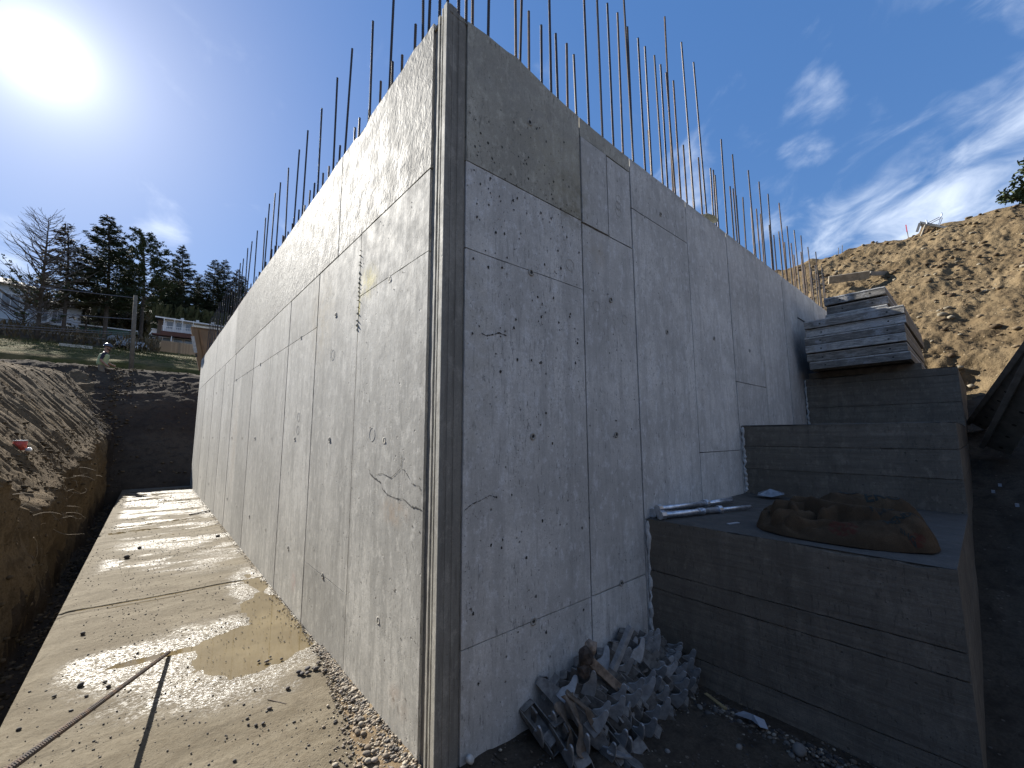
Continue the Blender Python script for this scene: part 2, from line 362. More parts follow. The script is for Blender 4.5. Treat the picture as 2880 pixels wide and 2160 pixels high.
def f3(X, Y):
    Z = H(X, Y); fd = fadebox(X, Y, P3, .6)
    hill = sst(9.6, 10.6, X)
    Z = Z + fd*hill*(.80*(clod(X*.8, Y*.8+X*.25, 101, 1.9)-.07) + .28*(clod(X*.9, Y*1.0, 141, .7)-.07) + .30*(clod(X*.8-Y*.5, Y*1.1+X*.6, 131, .36)-.07) + .16*fbm(X*.5, Y*.5, 103, 2))*(1-.8*sst(16.2, 17.2, X))
    Z = Z + fd*hill*.26*(ridged(X*.45+Y*.9, Y*.55-X*.35, 107, 3)-.5)
    low = (1-hill)*fd
    Z = Z + low*(.022*fbm(X*2.5, Y*2.5, 111, 4) + .012*sst(.6, .8, vn(X*11, Y*11, 113)) + sst(3.5, 5, X)*(.09*fbm(X*2, Y*2, 117, 4)+.05*ridged(X*3, Y*3, 118, 3))) * sst(-.02, .25, X)
    gx = .10*sst(9.7, 10.1, X)*(1-sst(10.6, 11.2, X))*fbm(Y*2.5, Z*2.5, 115, 3)*fd
    return np.stack([X+gx*2, Y, Z], -1)
xs3 = np.concatenate([np.linspace(0, 2.4, 90)[:-1], np.linspace(2.4, 9.4, 110)[:-1], np.linspace(9.4, 11, 60)[:-1], np.linspace(11, 18, 250)[:-1], np.linspace(18, 20, 15)])
ys3 = np.concatenate([np.linspace(-8, -4, 50)[:-1], np.linspace(-4, 1.8, 210)[:-1], np.linspace(1.8, 6, 50)])
M_hill = dirt('hill_soil', (.135, .098, .056), (.215, .162, .096), (.070, .050, .031), .7, .08, pebbles=.55)
hill = link('dirt_hill', grid_mesh('dirt_hill', xs3, ys3, f3), M_hill.m); tag(hill, kind='structure')
# low ground near the clamps is a darker soil
M_dark = dirt('dark_soil', (.070, .056, .042), (.115, .093, .070), (.04, .033, .026), 1.3, .035, pebbles=.55)
hill.data.materials.append(M_dark.m)
ctr = np.empty(len(hill.data.polygons)*3); hill.data.polygons.foreach_get('center', ctr); ctr = ctr.reshape(-1, 3)
mi = (ctr[:, 0] + .35*fbm(ctr[:, 0]*2, ctr[:, 1]*2, 3, 3) < 9.4).astype(np.int32)
hill.data.polygons.foreach_set('material_index', mi)
def f4(X, Y):
    Z = H(X, Y)
    for P in (P1, P3):
        ins = (X > P[0]+.3) & (X < P[1]-.3) & (Y > P[2]+.3) & (Y < P[3]-.3); Z = np.where(ins, Z-.8, Z)
    Z = Z + .25*fbm(X*.12, Y*.12, 201, 4)*sst(30, 60, Y) + 2.0*fbm(X*.01, Y*.01, 203, 3)*sst(100, 250, Y)
    wob = .35*fbm(X*.35, Y*.35, 205, 3)*sst(24.5, 30, Y)
    return np.stack([X, Y, Z+wob*.5], -1)
def geo(a, b, n, p=2.2): return a + (b-a)*np.linspace(0, 1, n)**p
xs4 = np.unique(np.concatenate([-geo(7.05, 900, 40), np.array([-7.0]), np.linspace(-6.7, -2.3, 12), [-2.05, -1.93, -1.85, -1.5, 0, 3.2], np.linspace(.3, 20, 50), geo(20.05, 900, 36), np.linspace(-30, 20, 60)]))
ys4 = np.unique(np.concatenate([-geo(8.05, 700, 24), np.linspace(-7.9, 24, 90), [1.0, 24.0, 6.0, 14.3], np.linspace(24.3, 60, 90), geo(60, 900, 60)]))
def grass(m, c):
    s = dist_y(m); g = m.ramp(m.math('ADD', s[1], m.math('MULTIPLY', m.noise(.35, 4), 5)), 34.6, 35.8)
    n = m.noise(.5, 5, .6); n2 = m.noise(3.5, 5, .7)
    gr = m.mix(m.ramp(n, .40, .62), (.070, .068, .022), (.135, .100, .045)); gr = m.mix(m.math('MULTIPLY', m.ramp(n2, .45, .65), .6), gr, (.032, .032, .016))
    return m.mix(g, c, gr)
M_ground = dirt('open_ground', (.060, .048, .036), (.085, .068, .050), (.04, .032, .025), .5, .08, grass=grass, pebbles=.1).m
tag(link('ground', grid_mesh('ground', xs4, ys4, f4), M_ground), kind='structure')

# ------------------------------------------------------------------ footing slab on the left, wet sheet over it
def ell(x, y, cx, cy, a, b, rot=0):
    c, s = math.cos(R(rot)), math.sin(R(rot)); dx, dy = x-cx, y-cy; u = (dx*c+dy*s)/a; v = (-dx*s+dy*c)/b
    return np.clip(1.25-np.sqrt(u*u+v*v), 0, 1)
def puddle(x, y):
    w = .10*fbm(x*4, y*4, 301, 3); x = x+w; y = y+w
    p = np.maximum.reduce([ell(x, y, -.33, 1.92, .42, .43, -20), ell(x, y, -.13, 2.45, .19, .66), .55*ell(x, y, -.80, 2.17, .60, .11, -7), .5*ell(x, y, -.10, 3.4, .12, .7)])
    return p
def wetmap(x, y):
    edge = np.maximum.reduce([ell(x, y, -.42, 1.93, .80, .78, -20), ell(x, y, -.86, 2.20, .92, .30, -9), ell(x, y, -.12, 3.1, .24, 1.0)])
    n = fbm(x*1.3+y*.35, y*3.1, 311, 4, .6)
    far = sst(4.2, 6.6, y + 1.6*(x+.7))*sst(-.15, .22, n + .10*(y-6)*.3)
    far2 = sst(.05, .25, fbm(x*.9+y*.3, y*2.2, 317, 4))*sst(3.4, 5.0, y)*.9
    w = np.clip(np.maximum.reduce([sst(.05, .62, edge+.22*fbm(x*7, y*7, 313, 3)), far, far2]), 0, 1)
    return w*sst(-1.46, -1.25, x + .0*y)
def fs(X, Y):
    pn = puddle(X, Y)
    Z = .004 + .0030*fbm(X*1.2+Y*.3, Y*6, 321, 4, .6) + .0022*fbm(X*14, Y*14, 323, 3) + .0012*fbm(X*40, Y*40, 327, 2)
    Z = Z - .012*sst(.1, .8, pn) - .0038*sst(5.0, 7.0, Y)*sst(-.35, .5, fbm(X*.8+Y*.3, Y*2.4, 311, 3))
    gl = Y-3.62+.075*(X+1.5)+.02*fbm(X*3, Y*0, 331, 2); grv = np.exp(-(gl/.011)**2)*.014+np.exp(-((gl+.09)/.008)**2)*.006*sst(.35, .6, vn(X*4, Y*0, 333)) - np.exp(-((gl-.03)/.02)**2)*.004
    Z = Z - grv - .012*sst(-1.44, -1.5, X)
    return np.stack([X, Y, Z], -1)
sx = np.linspace(-1.5, .0, 76); sy = np.concatenate([np.linspace(-1.6, .2, 30)[:-1], np.linspace(.2, 3.4, 165)[:-1], np.linspace(3.4, 3.75, 60)[:-1], np.linspace(3.75, 6, 100)[:-1], np.linspace(6, 14.6, 200)])
me = grid_mesh('footing_slab', sx, sy, fs)
co = np.empty(len(me.vertices)*3, dtype=np.float32); me.vertices.foreach_get('co', co); co = co.reshape(-1, 3)
at = me.attributes.new('wet', 'FLOAT', 'POINT'); at.data.foreach_set('value', wetmap(co[:, 0], co[:, 1]).astype(np.float32))
M = Mat('footing_surface', .85, 0, .5)
wet = M.math('MULTIPLY', M.attr('wet'), M.ramp(M.noise(95, 3, .6, stretch=(.6, 1, 1), loc=(3, 3, 3)), .38, .62, .10, 1.0)); n1 = M.noise(2.2, 6, .62, stretch=(1, 2.2, 1)); n2 = M.noise(26, 5, .7); n3 = M.noise(120, 3, .6); tro = M.noise(9, 5, .65, stretch=(.18, 1, 1), loc=(0, 2, 0), dist=.5)
c = M.mix(M.ramp(n1, .35, .7), (.116, .096, .066), (.168, .143, .103)); c = M.mix(M.math('MULTIPLY', M.ramp(n2, .42, .72), .6), c, (.085, .066, .042))
c = M.mix(M.math('MULTIPLY', M.ramp(tro, .54, .70), .4), c, (.065, .052, .035)); c = M.mix(M.math('MULTIPLY', M.ramp(n3, .58, .72), .6), c, (.045, .037, .027))
c = M.mix(M.math('MULTIPLY', wet, .55), c, M.mix(1.0, c, (.52, .50, .47), 'MULTIPLY')); M.col(c)
M.inp(M.b, 'Roughness', M.ramp(M.math('SUBTRACT', wet, M.math('MULTIPLY', M.ramp(n2, .45, .7), .25)), .15, .9, .90, .36))
M.inp(M.b, 'Specular IOR Level', M.math('ADD', M.math('MULTIPLY', wet, .35), .12))
M.bump(M.math('ADD', M.math('ADD', M.math('MULTIPLY', n2, .8), M.math('MULTIPLY', n3, .55)), M.math('MULTIPLY', tro, .5)), 1.0, .0068)
slab = link('footing', me, M.m); tag(slab, kind='structure')
mb = MB().box((-1.5, -1.6, -.85), (-.001, 14.6, -.012)); sidem = simple('footing_side', (.20, .18, .15), .9, scale=6, bump=.01)
o = mb.build('footing_edge', sidem, slab)
M = Mat('puddle_water', .035, 0, .5); M.b.inputs['IOR'].default_value = 1.33
M.col(M.mix(M.ramp(M.noise(3, 4), .35, .7), (.110, .083, .042), (.150, .116, .062)))
M.inp(M.b, 'Alpha', 1.0); M.bump(M.noise(30, 2, .5), .25, .0006)
def fw(X, Y): return np.stack([X, Y, 0*X+.0004], -1)
tag(link('puddle_water', grid_mesh('puddle_water', np.linspace(-1.40, -.012, 8), np.linspace(1.2, 14.2, 30), fw), M.m), kind='structure')

# ------------------------------------------------------------------ the concrete wall
wall = empty('concrete_wall', (0, 0, 0), 'tall board-marked grey concrete wall turning a corner, bars standing from its top', 'wall')
BASE = (.66, .64, .60)
ST_L = [((0, .95, 2.52), (.1, .22, .16), (.62, .52, .14), .75), ((0, 1.09, 2.40), (.1, .03, .12), (.60, .50, .08), 1.0), ((0, 1.95, 2.5), (.2, .45, .55), (.40, .33, .22), .45),
        ((0, 2.35, .25), (.1, .10, .12), (.42, .18, .15), .35), ((0, .35, .18), (.1, .14, .10), (.42, .30, .22), .4), ((0, 6.3, 1.4), (.2, .35, 1.1), (.40, .30, .20), .35), ((0, .45, 1.08), (.1, .25, .1), (.45, .30, .18), .4)]
ST_R = [((.98, 0, 3.08), (.26, .2, .30), (.17, .145, .085), .8), ((.9, 0, 3.3), (.5, .2, .45), (.36, .33, .24), .5), ((1.25, 0, 2.78), (.2, .1, .16), (.40, .33, .24), .45),
        ((.2, 0, 1.9), (.2, .2, .9), (.42, .38, .29), .3), ((.5, 0, 3.6), (1.2, .2, .22), (.27, .26, .23), .55), ((3, 0, 3.74), (3.4, .2, .10), (.25, .24, .21), .6)]
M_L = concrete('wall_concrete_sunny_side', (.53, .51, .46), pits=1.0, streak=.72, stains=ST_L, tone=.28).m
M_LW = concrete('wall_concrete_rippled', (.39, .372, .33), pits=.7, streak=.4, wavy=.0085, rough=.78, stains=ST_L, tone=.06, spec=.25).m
M_R = concrete('wall_concrete_lifted_shade', BASE, pits=1.0, streak=.66, stains=ST_R, tone=.13, dark=.62).m  # same wall in a paler concrete, lifting the shaded face by colour
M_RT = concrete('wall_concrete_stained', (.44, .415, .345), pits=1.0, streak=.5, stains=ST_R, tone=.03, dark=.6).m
M_COR = concrete('corner_strip_concrete', (.28, .262, .225), pits=.3, streak=.95, dark=.5, tone=.08).m
M_CORL = concrete('corner_ridge_concrete', (.50, .475, .41), pits=.2, streak=.3, tone=.05).m
M_CORE = concrete('joint_shadow_concrete', (.10, .095, .085), pits=0, streak=.2).m
def topz_l(y): return 3.805 + .045*sst(3, 6, y) + .02*sst(9, 14, y) + .016*fbm(np.array([y*3.]), np.array([.5]), 401, 3)[0] + (.02 if 0.35 < y < .5 else 0) - (.03 if 1.08 < y < 1.25 else 0)
def topz_r(x): return float(lerp1(x, [0, .3, .5, .7, .95, 1.6, 6, 10], [3.81, 3.825, 3.82, 3.79, 3.76, 3.735, 3.73, 3.72])) + .016*fbm(np.array([x*3.]), np.array([2.5]), 403, 3)[0] + (.012 if .48 < x < .56 else 0)
def outline(a0, a1, z0, z1, top=None, jit=.0016, step=.07):
    pts = []; na = max(2, int((a1-a0)/step)); nz = max(2, int((z1-z0)/step/1.6))
    for i in range(na): pts.append((a0+(a1-a0)*i/na, z0))
    for i in range(nz): pts.append((a1, z0+(z1-z0)*i/nz))
    for i in range(na):
        a = a1-(a1-a0)*i/na; pts.append((a, z1 if top is None else top(a)))
    for i in range(nz):
        zt = z1 if top is None else top(a0); pts.append((a0, zt-(zt-z0)*i/nz))
    out = []
    ca, cz = (a0+a1)/2, (z0+z1)/2
    for a, z in pts:
        j = random.random()*jit*(2.5 if random.random() < .12 else 1)
        out.append((a + (j if a < ca else -j), z + (j if z < cz else -j*(.0 if top else 1))))
    return out
def panel(side, a0, a1, z0, z1, off, mat, top=None, g=.0028, name='concrete_panel', back=.03, gz_=None):
    q = g if gz_ is None else gz_
    pl = outline(a0+g, a1-g, z0+q, z1-(0 if top else q), top); n = len(pl)
    if side == 'L': vs = [(-off, a, z) for a, z in pl] + [(back, a, z) for a, z in pl]
    else: vs = [(a, -off, z) for a, z in pl] + [(a, back, z) for a, z in pl]
    fr = tuple(range(n)); bk = tuple(range(2*n-1, n-1, -1)); sd = [(i, i+n, (i+1) % n + n, (i+1) % n) for i in range(n)]
    if side == 'L': fr = fr[::-1]; bk = bk[::-1]; sd = [f[::-1] for f in sd]
    me = bpy.data.meshes.new(name); me.from_pydata(vs, [], [fr, bk] + sd); me.update()
    return link(name, me, mat, wall)
def ro(): return random.choice([.0005, .001, .0018, .0026, .0034])
# left face
UY = [.13, 1.10, 1.60, 4.07, 7.04, 9.98, 13.18, 14.3]
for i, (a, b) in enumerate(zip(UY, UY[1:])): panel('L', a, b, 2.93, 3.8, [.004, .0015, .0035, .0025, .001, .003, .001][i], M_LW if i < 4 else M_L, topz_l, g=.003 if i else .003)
LY = [.13, 1.10, 2.07, 3.05, 4.05, 5.03, 6.01, 6.83, 7.50, 8.22, 8.98, 9.97, 10.99, 12.01, 13.0, 13.86, 14.3]
LO = [.0035, .0005, .002, .0038, .0012, .003, .0006, .004, .001, .0035, .0005, .003, .0008, .003, .001, .003]
for i, (a, b) in enumerate(zip(LY, LY[1:])):
    zs = [0, 2.46, 2.926] if i == 0 else [0, .48, 2.926] if i == 1 else [0, 2.44, 2.926] if i < 7 else [0, 2.926]
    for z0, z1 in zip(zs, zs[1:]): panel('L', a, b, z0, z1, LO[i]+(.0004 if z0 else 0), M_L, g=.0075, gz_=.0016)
# right face
def pr(x0, x1, zs, mats=None, offs=None, g=.003):
    for k, (z0, z1) in enumerate(zip(zs, zs[1:])):
        t = z1 is None; panel('R', x0, x1, z0, 3.8 if t else z1, offs[k] if offs else ro(), mats[k] if mats else M_R, topz_r if t else None, g*1.9, gz_=g*.8)
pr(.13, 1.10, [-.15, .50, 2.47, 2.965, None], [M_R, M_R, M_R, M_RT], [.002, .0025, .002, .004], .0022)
pr(1.10, 1.735, [-.15, .50, 2.955], None, [.0005, .0008], .0045)
pr(1.10, 1.415, [2.955, 3.608], None, [.008], .005); pr(1.415, 1.735, [2.955, 3.608], None, [.0005], .005); pr(1.10, 1.735, [3.608, None], [M_RT], [.003], .003)
pr(1.735, 2.69, [-.15, 3.303, None], None, [.0025, .003]); pr(2.69, 3.64, [.7, 1.33, None], None, [.001, .0012]); pr(3.64, 4.58, [.7, 2.055, None], None, [.003, .0032])
pr(4.58, 5.55, [1.4, None], None, [.001]); pr(5.55, 6.2, [1.4, None], None, [.003]); pr(6.2, 7.2, [1.4, 3.25, None], None, [-.012, .002]); pr(7.2, 8.2, [1.4, None]); pr(8.2, 9.1, [1.4, None])
core = MB(); core.box((.018, .018, -.3), (.30, 14.3, 3.74)); core.box((.301, .018, -.3), (9.1, .30, 3.66))
core.build('wall_core', M_CORE, wall)
# rough top of the pour
def ftl(X, Y): return np.stack([X, Y, 3.765+.045*sst(3, 6, Y) + .035*fbm(X*9, Y*5, 411, 4)], -1)
link('wall_top', grid_mesh('wall_top', np.linspace(-.0003, .30, 12), np.linspace(.02, 14.3, 420), ftl), M_RT, wall)
def ftr(X, Y): return np.stack([X, Y, 3.70 + .10*sst(1.2, .2, X) - .02 + .035*fbm(X*5, Y*9, 413, 4)], -1)
link('wall_top', grid_mesh('wall_top', np.linspace(.02, 9.1, 300), np.linspace(-.0003, .30, 12), ftr), M_RT, wall)
# corner form strips: jagged mortar ridges
def strip(side, a0, a1, off, mat, j0, j1, zt=3.82, z0=-.12, name='corner_ridge'):
    nz = 210; rows = []
    for i in range(nz+1):
        z = z0+(zt-z0)*i/nz
        n0 = fbm(np.array([z*9.]), np.array([a0*100]), 500+int(a0*1e3), 3)[0]; n1 = fbm(np.array([z*11.]), np.array([a1*100]), 600+int(a1*1e3), 3)[0]
        rows.append((z, a0+n0*j0, a1+n1*j1, off*(1+.18*n1)))
    vs = []; 
    for z, p, q, of in rows:
        if side == 'L': vs += [(.02, p, z), (-of, p, z), (-of, q, z), (.02, q, z)]
        else: vs += [(p, .02, z), (p, -of, z), (q, -of, z), (q, .02, z)]
    fs_ = []
    for i in range(nz):
        for k in range(3):
            f = (i*4+k, i*4+k+1, (i+1)*4+k+1, (i+1)*4+k); fs_.append(f[::-1] if side == 'L' else f)
    fs_.append((nz*4, nz*4+1, nz*4+2, nz*4+3))
    me = bpy.data.meshes.new(name); me.from_pydata(vs, [], fs_); me.update(); return link(name, me, mat, wall)
strip('L', .000, .030, .0012, M_CORL, 0, .0018, 3.835)
strip('L', .030, .042, -.007, M_COR, .001, .001, 3.83)
strip('L', .042, .052, .0012, M_CORL, .004, .003, 3.83)
strip('L', .052, .070, -.009, M_COR, 0, 0, 3.82)
strip('L', .070, .084, .0022, M_CORL, .004, .005, 3.81)
strip('L', .084, .1295, -.010, M_COR, 0, 0, 3.80)
for k, (a, b, of) in enumerate([(.0025, .022, .001), (.022, .040, -.003), (.040, .066, -.001), (.066, .078, -.0035), (.078, .118, -.0012), (.118, .1285, -.006)]):
    strip('R', a, b, of, M_COR, .0006, .0006, [3.835, 3.845, 3.84, 3.82, 3.815, 3.81][k])
# tie holes, form circles
def ring_mesh(name, r1, r2, h):
    m = MB(); n = 20; vs = []
    for rr, hh in ((r1, 0), (r1*1.02, h), (r2, h), (r2*.9, -.02)):
        for k in range(n): a = 2*math.pi*k/n; vs.append((rr*math.cos(a), rr*math.sin(a), hh))
    fs_ = [(j*n+k, j*n+(k+1) % n, (j+1)*n+(k+1) % n, (j+1)*n+k) for j in range(3) for k in range(n)] + [tuple(3*n+k for k in range(n))]
    m.add(vs, fs_); return m.mesh(name, True)
hole_me = ring_mesh('tie_hole', .021, .013, .004); hole_me.materials.append(simple('tie_plug', (.34, .32, .28), .8))
dark_me = MB().add([(.009*math.cos(2*math.pi*k/12), .009*math.sin(2*math.pi*k/12), .0052) for k in range(12)], [tuple(range(12))]).mesh('hole_bottom'); dark_me.materials.append(simple('hole_dark', (.03, .03, .028), .9))
circ_me = ring_mesh('form_circle', .031, .029, .0012); 
def circle(name, r, w, h):
    m = MB(); n = 32; vs = []
    for rr, hh in ((r+w, 0), (r+w*.5, h), (r, 0)):
        for k in range(n): a = 2*math.pi*k/n; vs.append((rr*math.cos(a)*(1+.03*math.sin(3*a)), rr*math.sin(a), hh))
    m.add(vs, [(j*n+k, j*n+(k+1) % n, (j+1)*n+(k+1) % n, (j+1)*n+k) for j in range(2) for k in range(n)]); return m.mesh(name, True)
circ_me = circle('form_circle', .033, .0022, .0014); circ_me.materials.append(simple('circle_mark', (.36, .35, .32), .9))
ROT = {'L': Matrix.Rotation(R(-90), 4, 'Y'), 'R': Matrix.Rotation(R(90), 4, 'X')}
def on_wall(side, a, z, me, name, off=.004, sc=(1, 1, 1), par=None):
    o = link(name, me, None, par or wall); loc = (-off, a, z) if side == 'L' else (a, -off, z)
    o.matrix_local = Matrix.Translation(loc) @ ROT[side] @ Matrix.Diagonal((sc[0], sc[1], sc[2], 1)); return o
for side, a, z in [('R', .61, 3.443), ('R', .61, 2.46), ('R', 1.412, 2.468), ('R', 2.207, 2.36), ('R', .61, 1.487), ('R', 1.42, 1.495), ('R', .60, .50), ('R', 1.42, .51), ('R', 3.15, 2.45), ('R', 4.1, 2.45), ('R', 2.2, 3.42)]:
    on_wall(side, a, z, hole_me, 'tie_hole', .003); on_wall(side, a, z, dark_me, 'hole_bottom', .003)
for y in [.605, 1.585, 2.58, 3.56, 4.55, 5.54, 6.56, 7.51, 8.47, 9.38, 10.4, 11.4, 12.4]:
    for z in (.48, 1.465, 2.44):
        on_wall('L', y, z, hole_me, 'tie_hole', .002, (1, 1, .6)); on_wall('L', y, z, dark_me, 'hole_bottom', .003)
for side, a, z, s_ in [('R', .967, 2.606, 1.15), ('R', 1.24, 2.383, 1.1), ('R', 1.579, 2.349, 1.0), ('R', 1.558, 3.303, 1), ('R', 1.553, 3.25, 1), ('R', 1.551, 3.195, 1), ('R', 2.317, 3.456, 1), ('L', .78, 1.50, 1.2), ('L', 2.5, 1.55, 1.2), ('L', 2.5, 1.67, 1.2), ('L', 1.62, 2.13, 1.2)]:
    if s_: on_wall(side, a, z, circ_me, 'form_circle', .0035, (s_, s_, 1))
# honeycombed crack low on the sunny side, and torn arris chips: shallow broken pits
pit_m = simple('broken_pit', (.045, .042, .036), .95); lip_m = simple('broken_lip', (.47, .45, .40), .9, bump=.003)
def jag(side, pts, w, name='crack', seed=1, off=.0052):
    rd = random.Random(seed); m = MB(); up = []; lo = []
    for (p, q) in zip(pts, pts[1:]):
        for k in range(7):
            t = k/7; a = p[0]+(q[0]-p[0])*t; z = p[1]+(q[1]-p[1])*t
            ww = w*(.25+rd.random()**2*1.5); up.append((a+rd.uniform(-.004, .004), z+ww*rd.random())); lo.append((a+rd.uniform(-.004, .004), z-ww*.5))
    vs = []
    for (a, z), (b, y_) in zip(up, lo):
        for aa, zz in ((a, z), (b, y_)): vs.append((-off, aa, zz) if side == 'L' else (aa, -off, zz))
    fs_ = [(2*i, 2*i+1, 2*i+3, 2*i+2) for i in range(len(up)-1)]
    m.add(vs, fs_); m.build(name, pit_m, wall)
jag('L', [(.814, 1.309), (.798, 1.268), (.727, 1.245), (.637, 1.226), (.613, 1.197), (.549, 1.169), (.49, 1.163), (.414, 1.158), (.342, 1.164), (.29, 1.149), (.247, 1.135), (.191, 1.138), (.132, 1.131)], .006, seed=2)
jag('L', [(.706, 1.265), (.599, 1.277), (.497, 1.26), (.432, 1.292), (.379, 1.32), (.342, 1.314), (.297, 1.285), (.253, 1.249), (.173, 1.245), (.148, 1.202)], .0035, seed=3)
jag('L', [(.379, 1.33), (.375, 1.36), (.38, 1.40)], .009, seed=5)
jag('L', [(1.095, 2.74), (1.098, 2.66), (1.095, 2.58), (1.098, 2.5), (1.096, 2.42), (1.098, 2.34), (1.094, 2.2)], .004, seed=6)
jag('R', [(.14, 1.13), (.19, 1.16), (.24, 1.17), (.30, 1.19), (.36, 1.17)], .005, seed=8)
jag('R', [(.24, 2.03), (.27, 2.02), (.31, 2.03), (.36, 2.05), (.42, 2.04)], .008, seed=9)
# leaked grout fins beside the sunny joint
fin = MB()
for z in [2.80, 2.76, 2.71, 2.69, 2.62, 2.58, 2.55, 2.52, 2.49, 2.46, 2.43, 2.38, 2.33, 2.28, 2.24, 2.21]:
    w = random.uniform(.008, .022); h_ = random.uniform(.01, .035); b_ = random.uniform(.006, .016)
    fin.add([(-.003, 1.108, z), (-.003, 1.108-w*.2, z+h_), (-.003, 1.095, z+h_*.5), (-.003-b_, 1.104, z+h_*.4)], [(0, 1, 3), (1, 2, 3), (2, 0, 3)])
fin.build('grout_fin', simple('grout', (.40, .38, .30), .9), wall)

# bigger voids left by air in the shaded face, each an irregular dark cavity with a lip
void = MB(); rd = random.Random(5)
def cav(side, a, z, r):
    n = 9; vs = []; cs = []
    for k in range(n):
        an = 2*math.pi*k/n; rr = r*(.55+.75*rd.random()); cs.append((a+rr*math.cos(an)*.8, z+rr*math.sin(an)))
    vs = [((-.0049, p, q) if side == 'L' else (p, -.0049, q)) for p, q in cs]
    void.add(vs, [tuple(range(n))])
for _ in range(300): cav('R', rd.uniform(.16, 1.07), rd.choice([rd.uniform(.3, 3.5), rd.gauss(2.2, .35), rd.gauss(3.0, .2)]), rd.choice([.002, .003, .004, .006, .009]))
for _ in range(170): cav('R', rd.uniform(1.12, 4.5), rd.uniform(1.0, 3.5), rd.choice([.003, .004, .006]))
for _ in range(260): cav('L', rd.uniform(.15, 3.5), rd.uniform(.15, 2.9), rd.choice([.002, .003, .004, .006]))
for _ in range(130): cav('L', rd.uniform(3.5, 10), rd.uniform(.2, 2.9), rd.choice([.004, .006, .009]))
o = void.build('air_void', pit_m, wall); o['kind'] = 'stuff'

# ------------------------------------------------------------------ reinforcing bars in the wall
def rebar_mesh(name, length, r=.0086, pitch=.016):
    m = MB(); n = 7; vs = []; zs = []; z = -length
    while z < -.002:
        zs += [(z, r), (z+pitch*.55, r), (z+pitch*.62, r*1.16), (z+pitch*.93, r*1.16)]; z += pitch
    zs.append((0, r*.98))
    for i, (zz, rr) in enumerate(zs):
        for k in range(n): a = 2*math.pi*k/n; vs.append((rr*math.cos(a), rr*math.sin(a), zz))
    fs_ = [(i*n+k, i*n+(k+1) % n, (i+1)*n+(k+1) % n, (i+1)*n+k) for i in range(len(zs)-1) for k in range(n)] + [tuple((len(zs)-1)*n+k for k in range(n))]
    m.add(vs, fs_); return m.mesh(name)
m_ = Mat('rebar_steel', .62, .75, .5); nn = m_.noise(30, 5, .65)
m_.col(m_.mix(m_.ramp(nn, .45, .66), (.060, .062, .070), (.095, .065, .05))); M_bar = m_.m
m_ = Mat('rebar_rusty', .75, .35, .4); nn = m_.noise(24, 5, .65)
m_.col(m_.mix(m_.ramp(nn, .4, .66), (.10, .085, .075), (.19, .125, .085))); M_rust = m_.m
BAR = {}
for nm, ln in (('long', 1.75), ('short', .85), ('tall', 2.6)):
    BAR[nm] = rebar_mesh('rebar_'+nm, ln); BAR[nm].materials.append(M_bar)
BARR = {}
for nm in BAR: BARR[nm] = BAR[nm].copy(); BARR[nm].materials.clear(); BARR[nm].materials.append(M_rust)
def bar(x, y, z, kind, tx=0., ty=0., rusty=False):
    o = link('rebar', (BARR if rusty else BAR)[kind], None, wall)
    o.location = (x, y, z); o.matrix_local = Matrix.Translation((x, y, z)) @ Matrix.Rotation(R(ty), 4, 'Y') @ Matrix.Rotation(R(tx), 4, 'X') @ Matrix.Rotation(random.random()*6, 4, 'Z'); return o
rr = random.Random(31)
def tl(s=.55): return rr.gauss(0, s)
LL = [(.28, 5.1), (.526, 5.12), (.977, 5.11), (1.39, 4.98), (1.885, 5.11), (2.294, 5.10), (2.80, 5.09), (3.352, 5.158), (3.723, 5.115), (4.282, 5.159), (4.755, 5.177), (5.097, 5.171), (5.50, 5.178), (5.755, 5.05), (6.466, 5.107), (6.972, 5.097), (7.434, 5.13)]
y = 7.9
while y < 14.2: LL.append((y, 5.12+rr.uniform(-.05, .05))); y += .44+rr.uniform(-.05, .08)
for y, z in LL: bar(.12, y, z, 'long', tl(), tl())
SS = [(.08, 4.5), (.23, 4.6), (.40, 4.30), (.60, 4.289), (.83, 4.243), (.94, 4.258), (1.056, 4.129), (1.253, 4.347), (1.50, 4.258), (1.63, 4.247), (1.80, 4.27), (2.15, 4.288), (2.30, 4.2), (2.496, 4.257)]
y = 2.7
while y < 14.2: SS.append((y, 4.25+rr.uniform(-.06, .08))); y += .205+rr.uniform(-.05, .06)
for y, z in SS: bar(.12+rr.uniform(-.01, .05), y, z, 'short', tl(), tl(), rr.random() < .15)
RL = [(.252, 5.2, 'long'), (.205, 5.0, 'long'), (.394, 5.3, 'long'), (.605, 5.3, 'long'), (.70, 5.4, 'long'), (.941, 5.6, 'long'), (1.358, 5.3, 'long'), (1.538, 5.4, 'long'), (1.69, 5.236, 'long'), (1.845, 5.26, 'long'), (1.95, 5.8, 'tall'), (1.999, 5.229, 'long'), (2.179, 5.24, 'long'), (2.30, 5.233, 'long'), (2.476, 5.254, 'long'), (2.595, 5.23, 'long'), (2.741, 5.894, 'tall'), (2.706, 5.21, 'long'), (2.856, 5.21, 'long'), (3.104, 5.844, 'tall'), (3.391, 5.784, 'tall'),
      (4.05, 5.141, 'long'), (4.397, 5.103, 'long'), (4.95, 5.13, 'long'), (5.365, 5.138, 'long'), (5.739, 5.10, 'long'), (6.265, 5.159, 'long'), (6.593, 4.88, 'long'), (7.0, 4.95, 'long'), (7.407, 4.987, 'long'), (7.816, 4.9, 'long'), (8.384, 4.98, 'long'), (8.767, 4.8, 'long')]
for x, z, k in RL:
    lean = {.70: (0, 2.2), 3.104: (0, -2.0), 3.391: (0, -2.6), 1.95: (0, -1.5)}.get(x, (tl(), tl()-.3))
    bar(x, .12, z, k, lean[0], lean[1], rr.random() < .2 or x in (2.706, 2.741))
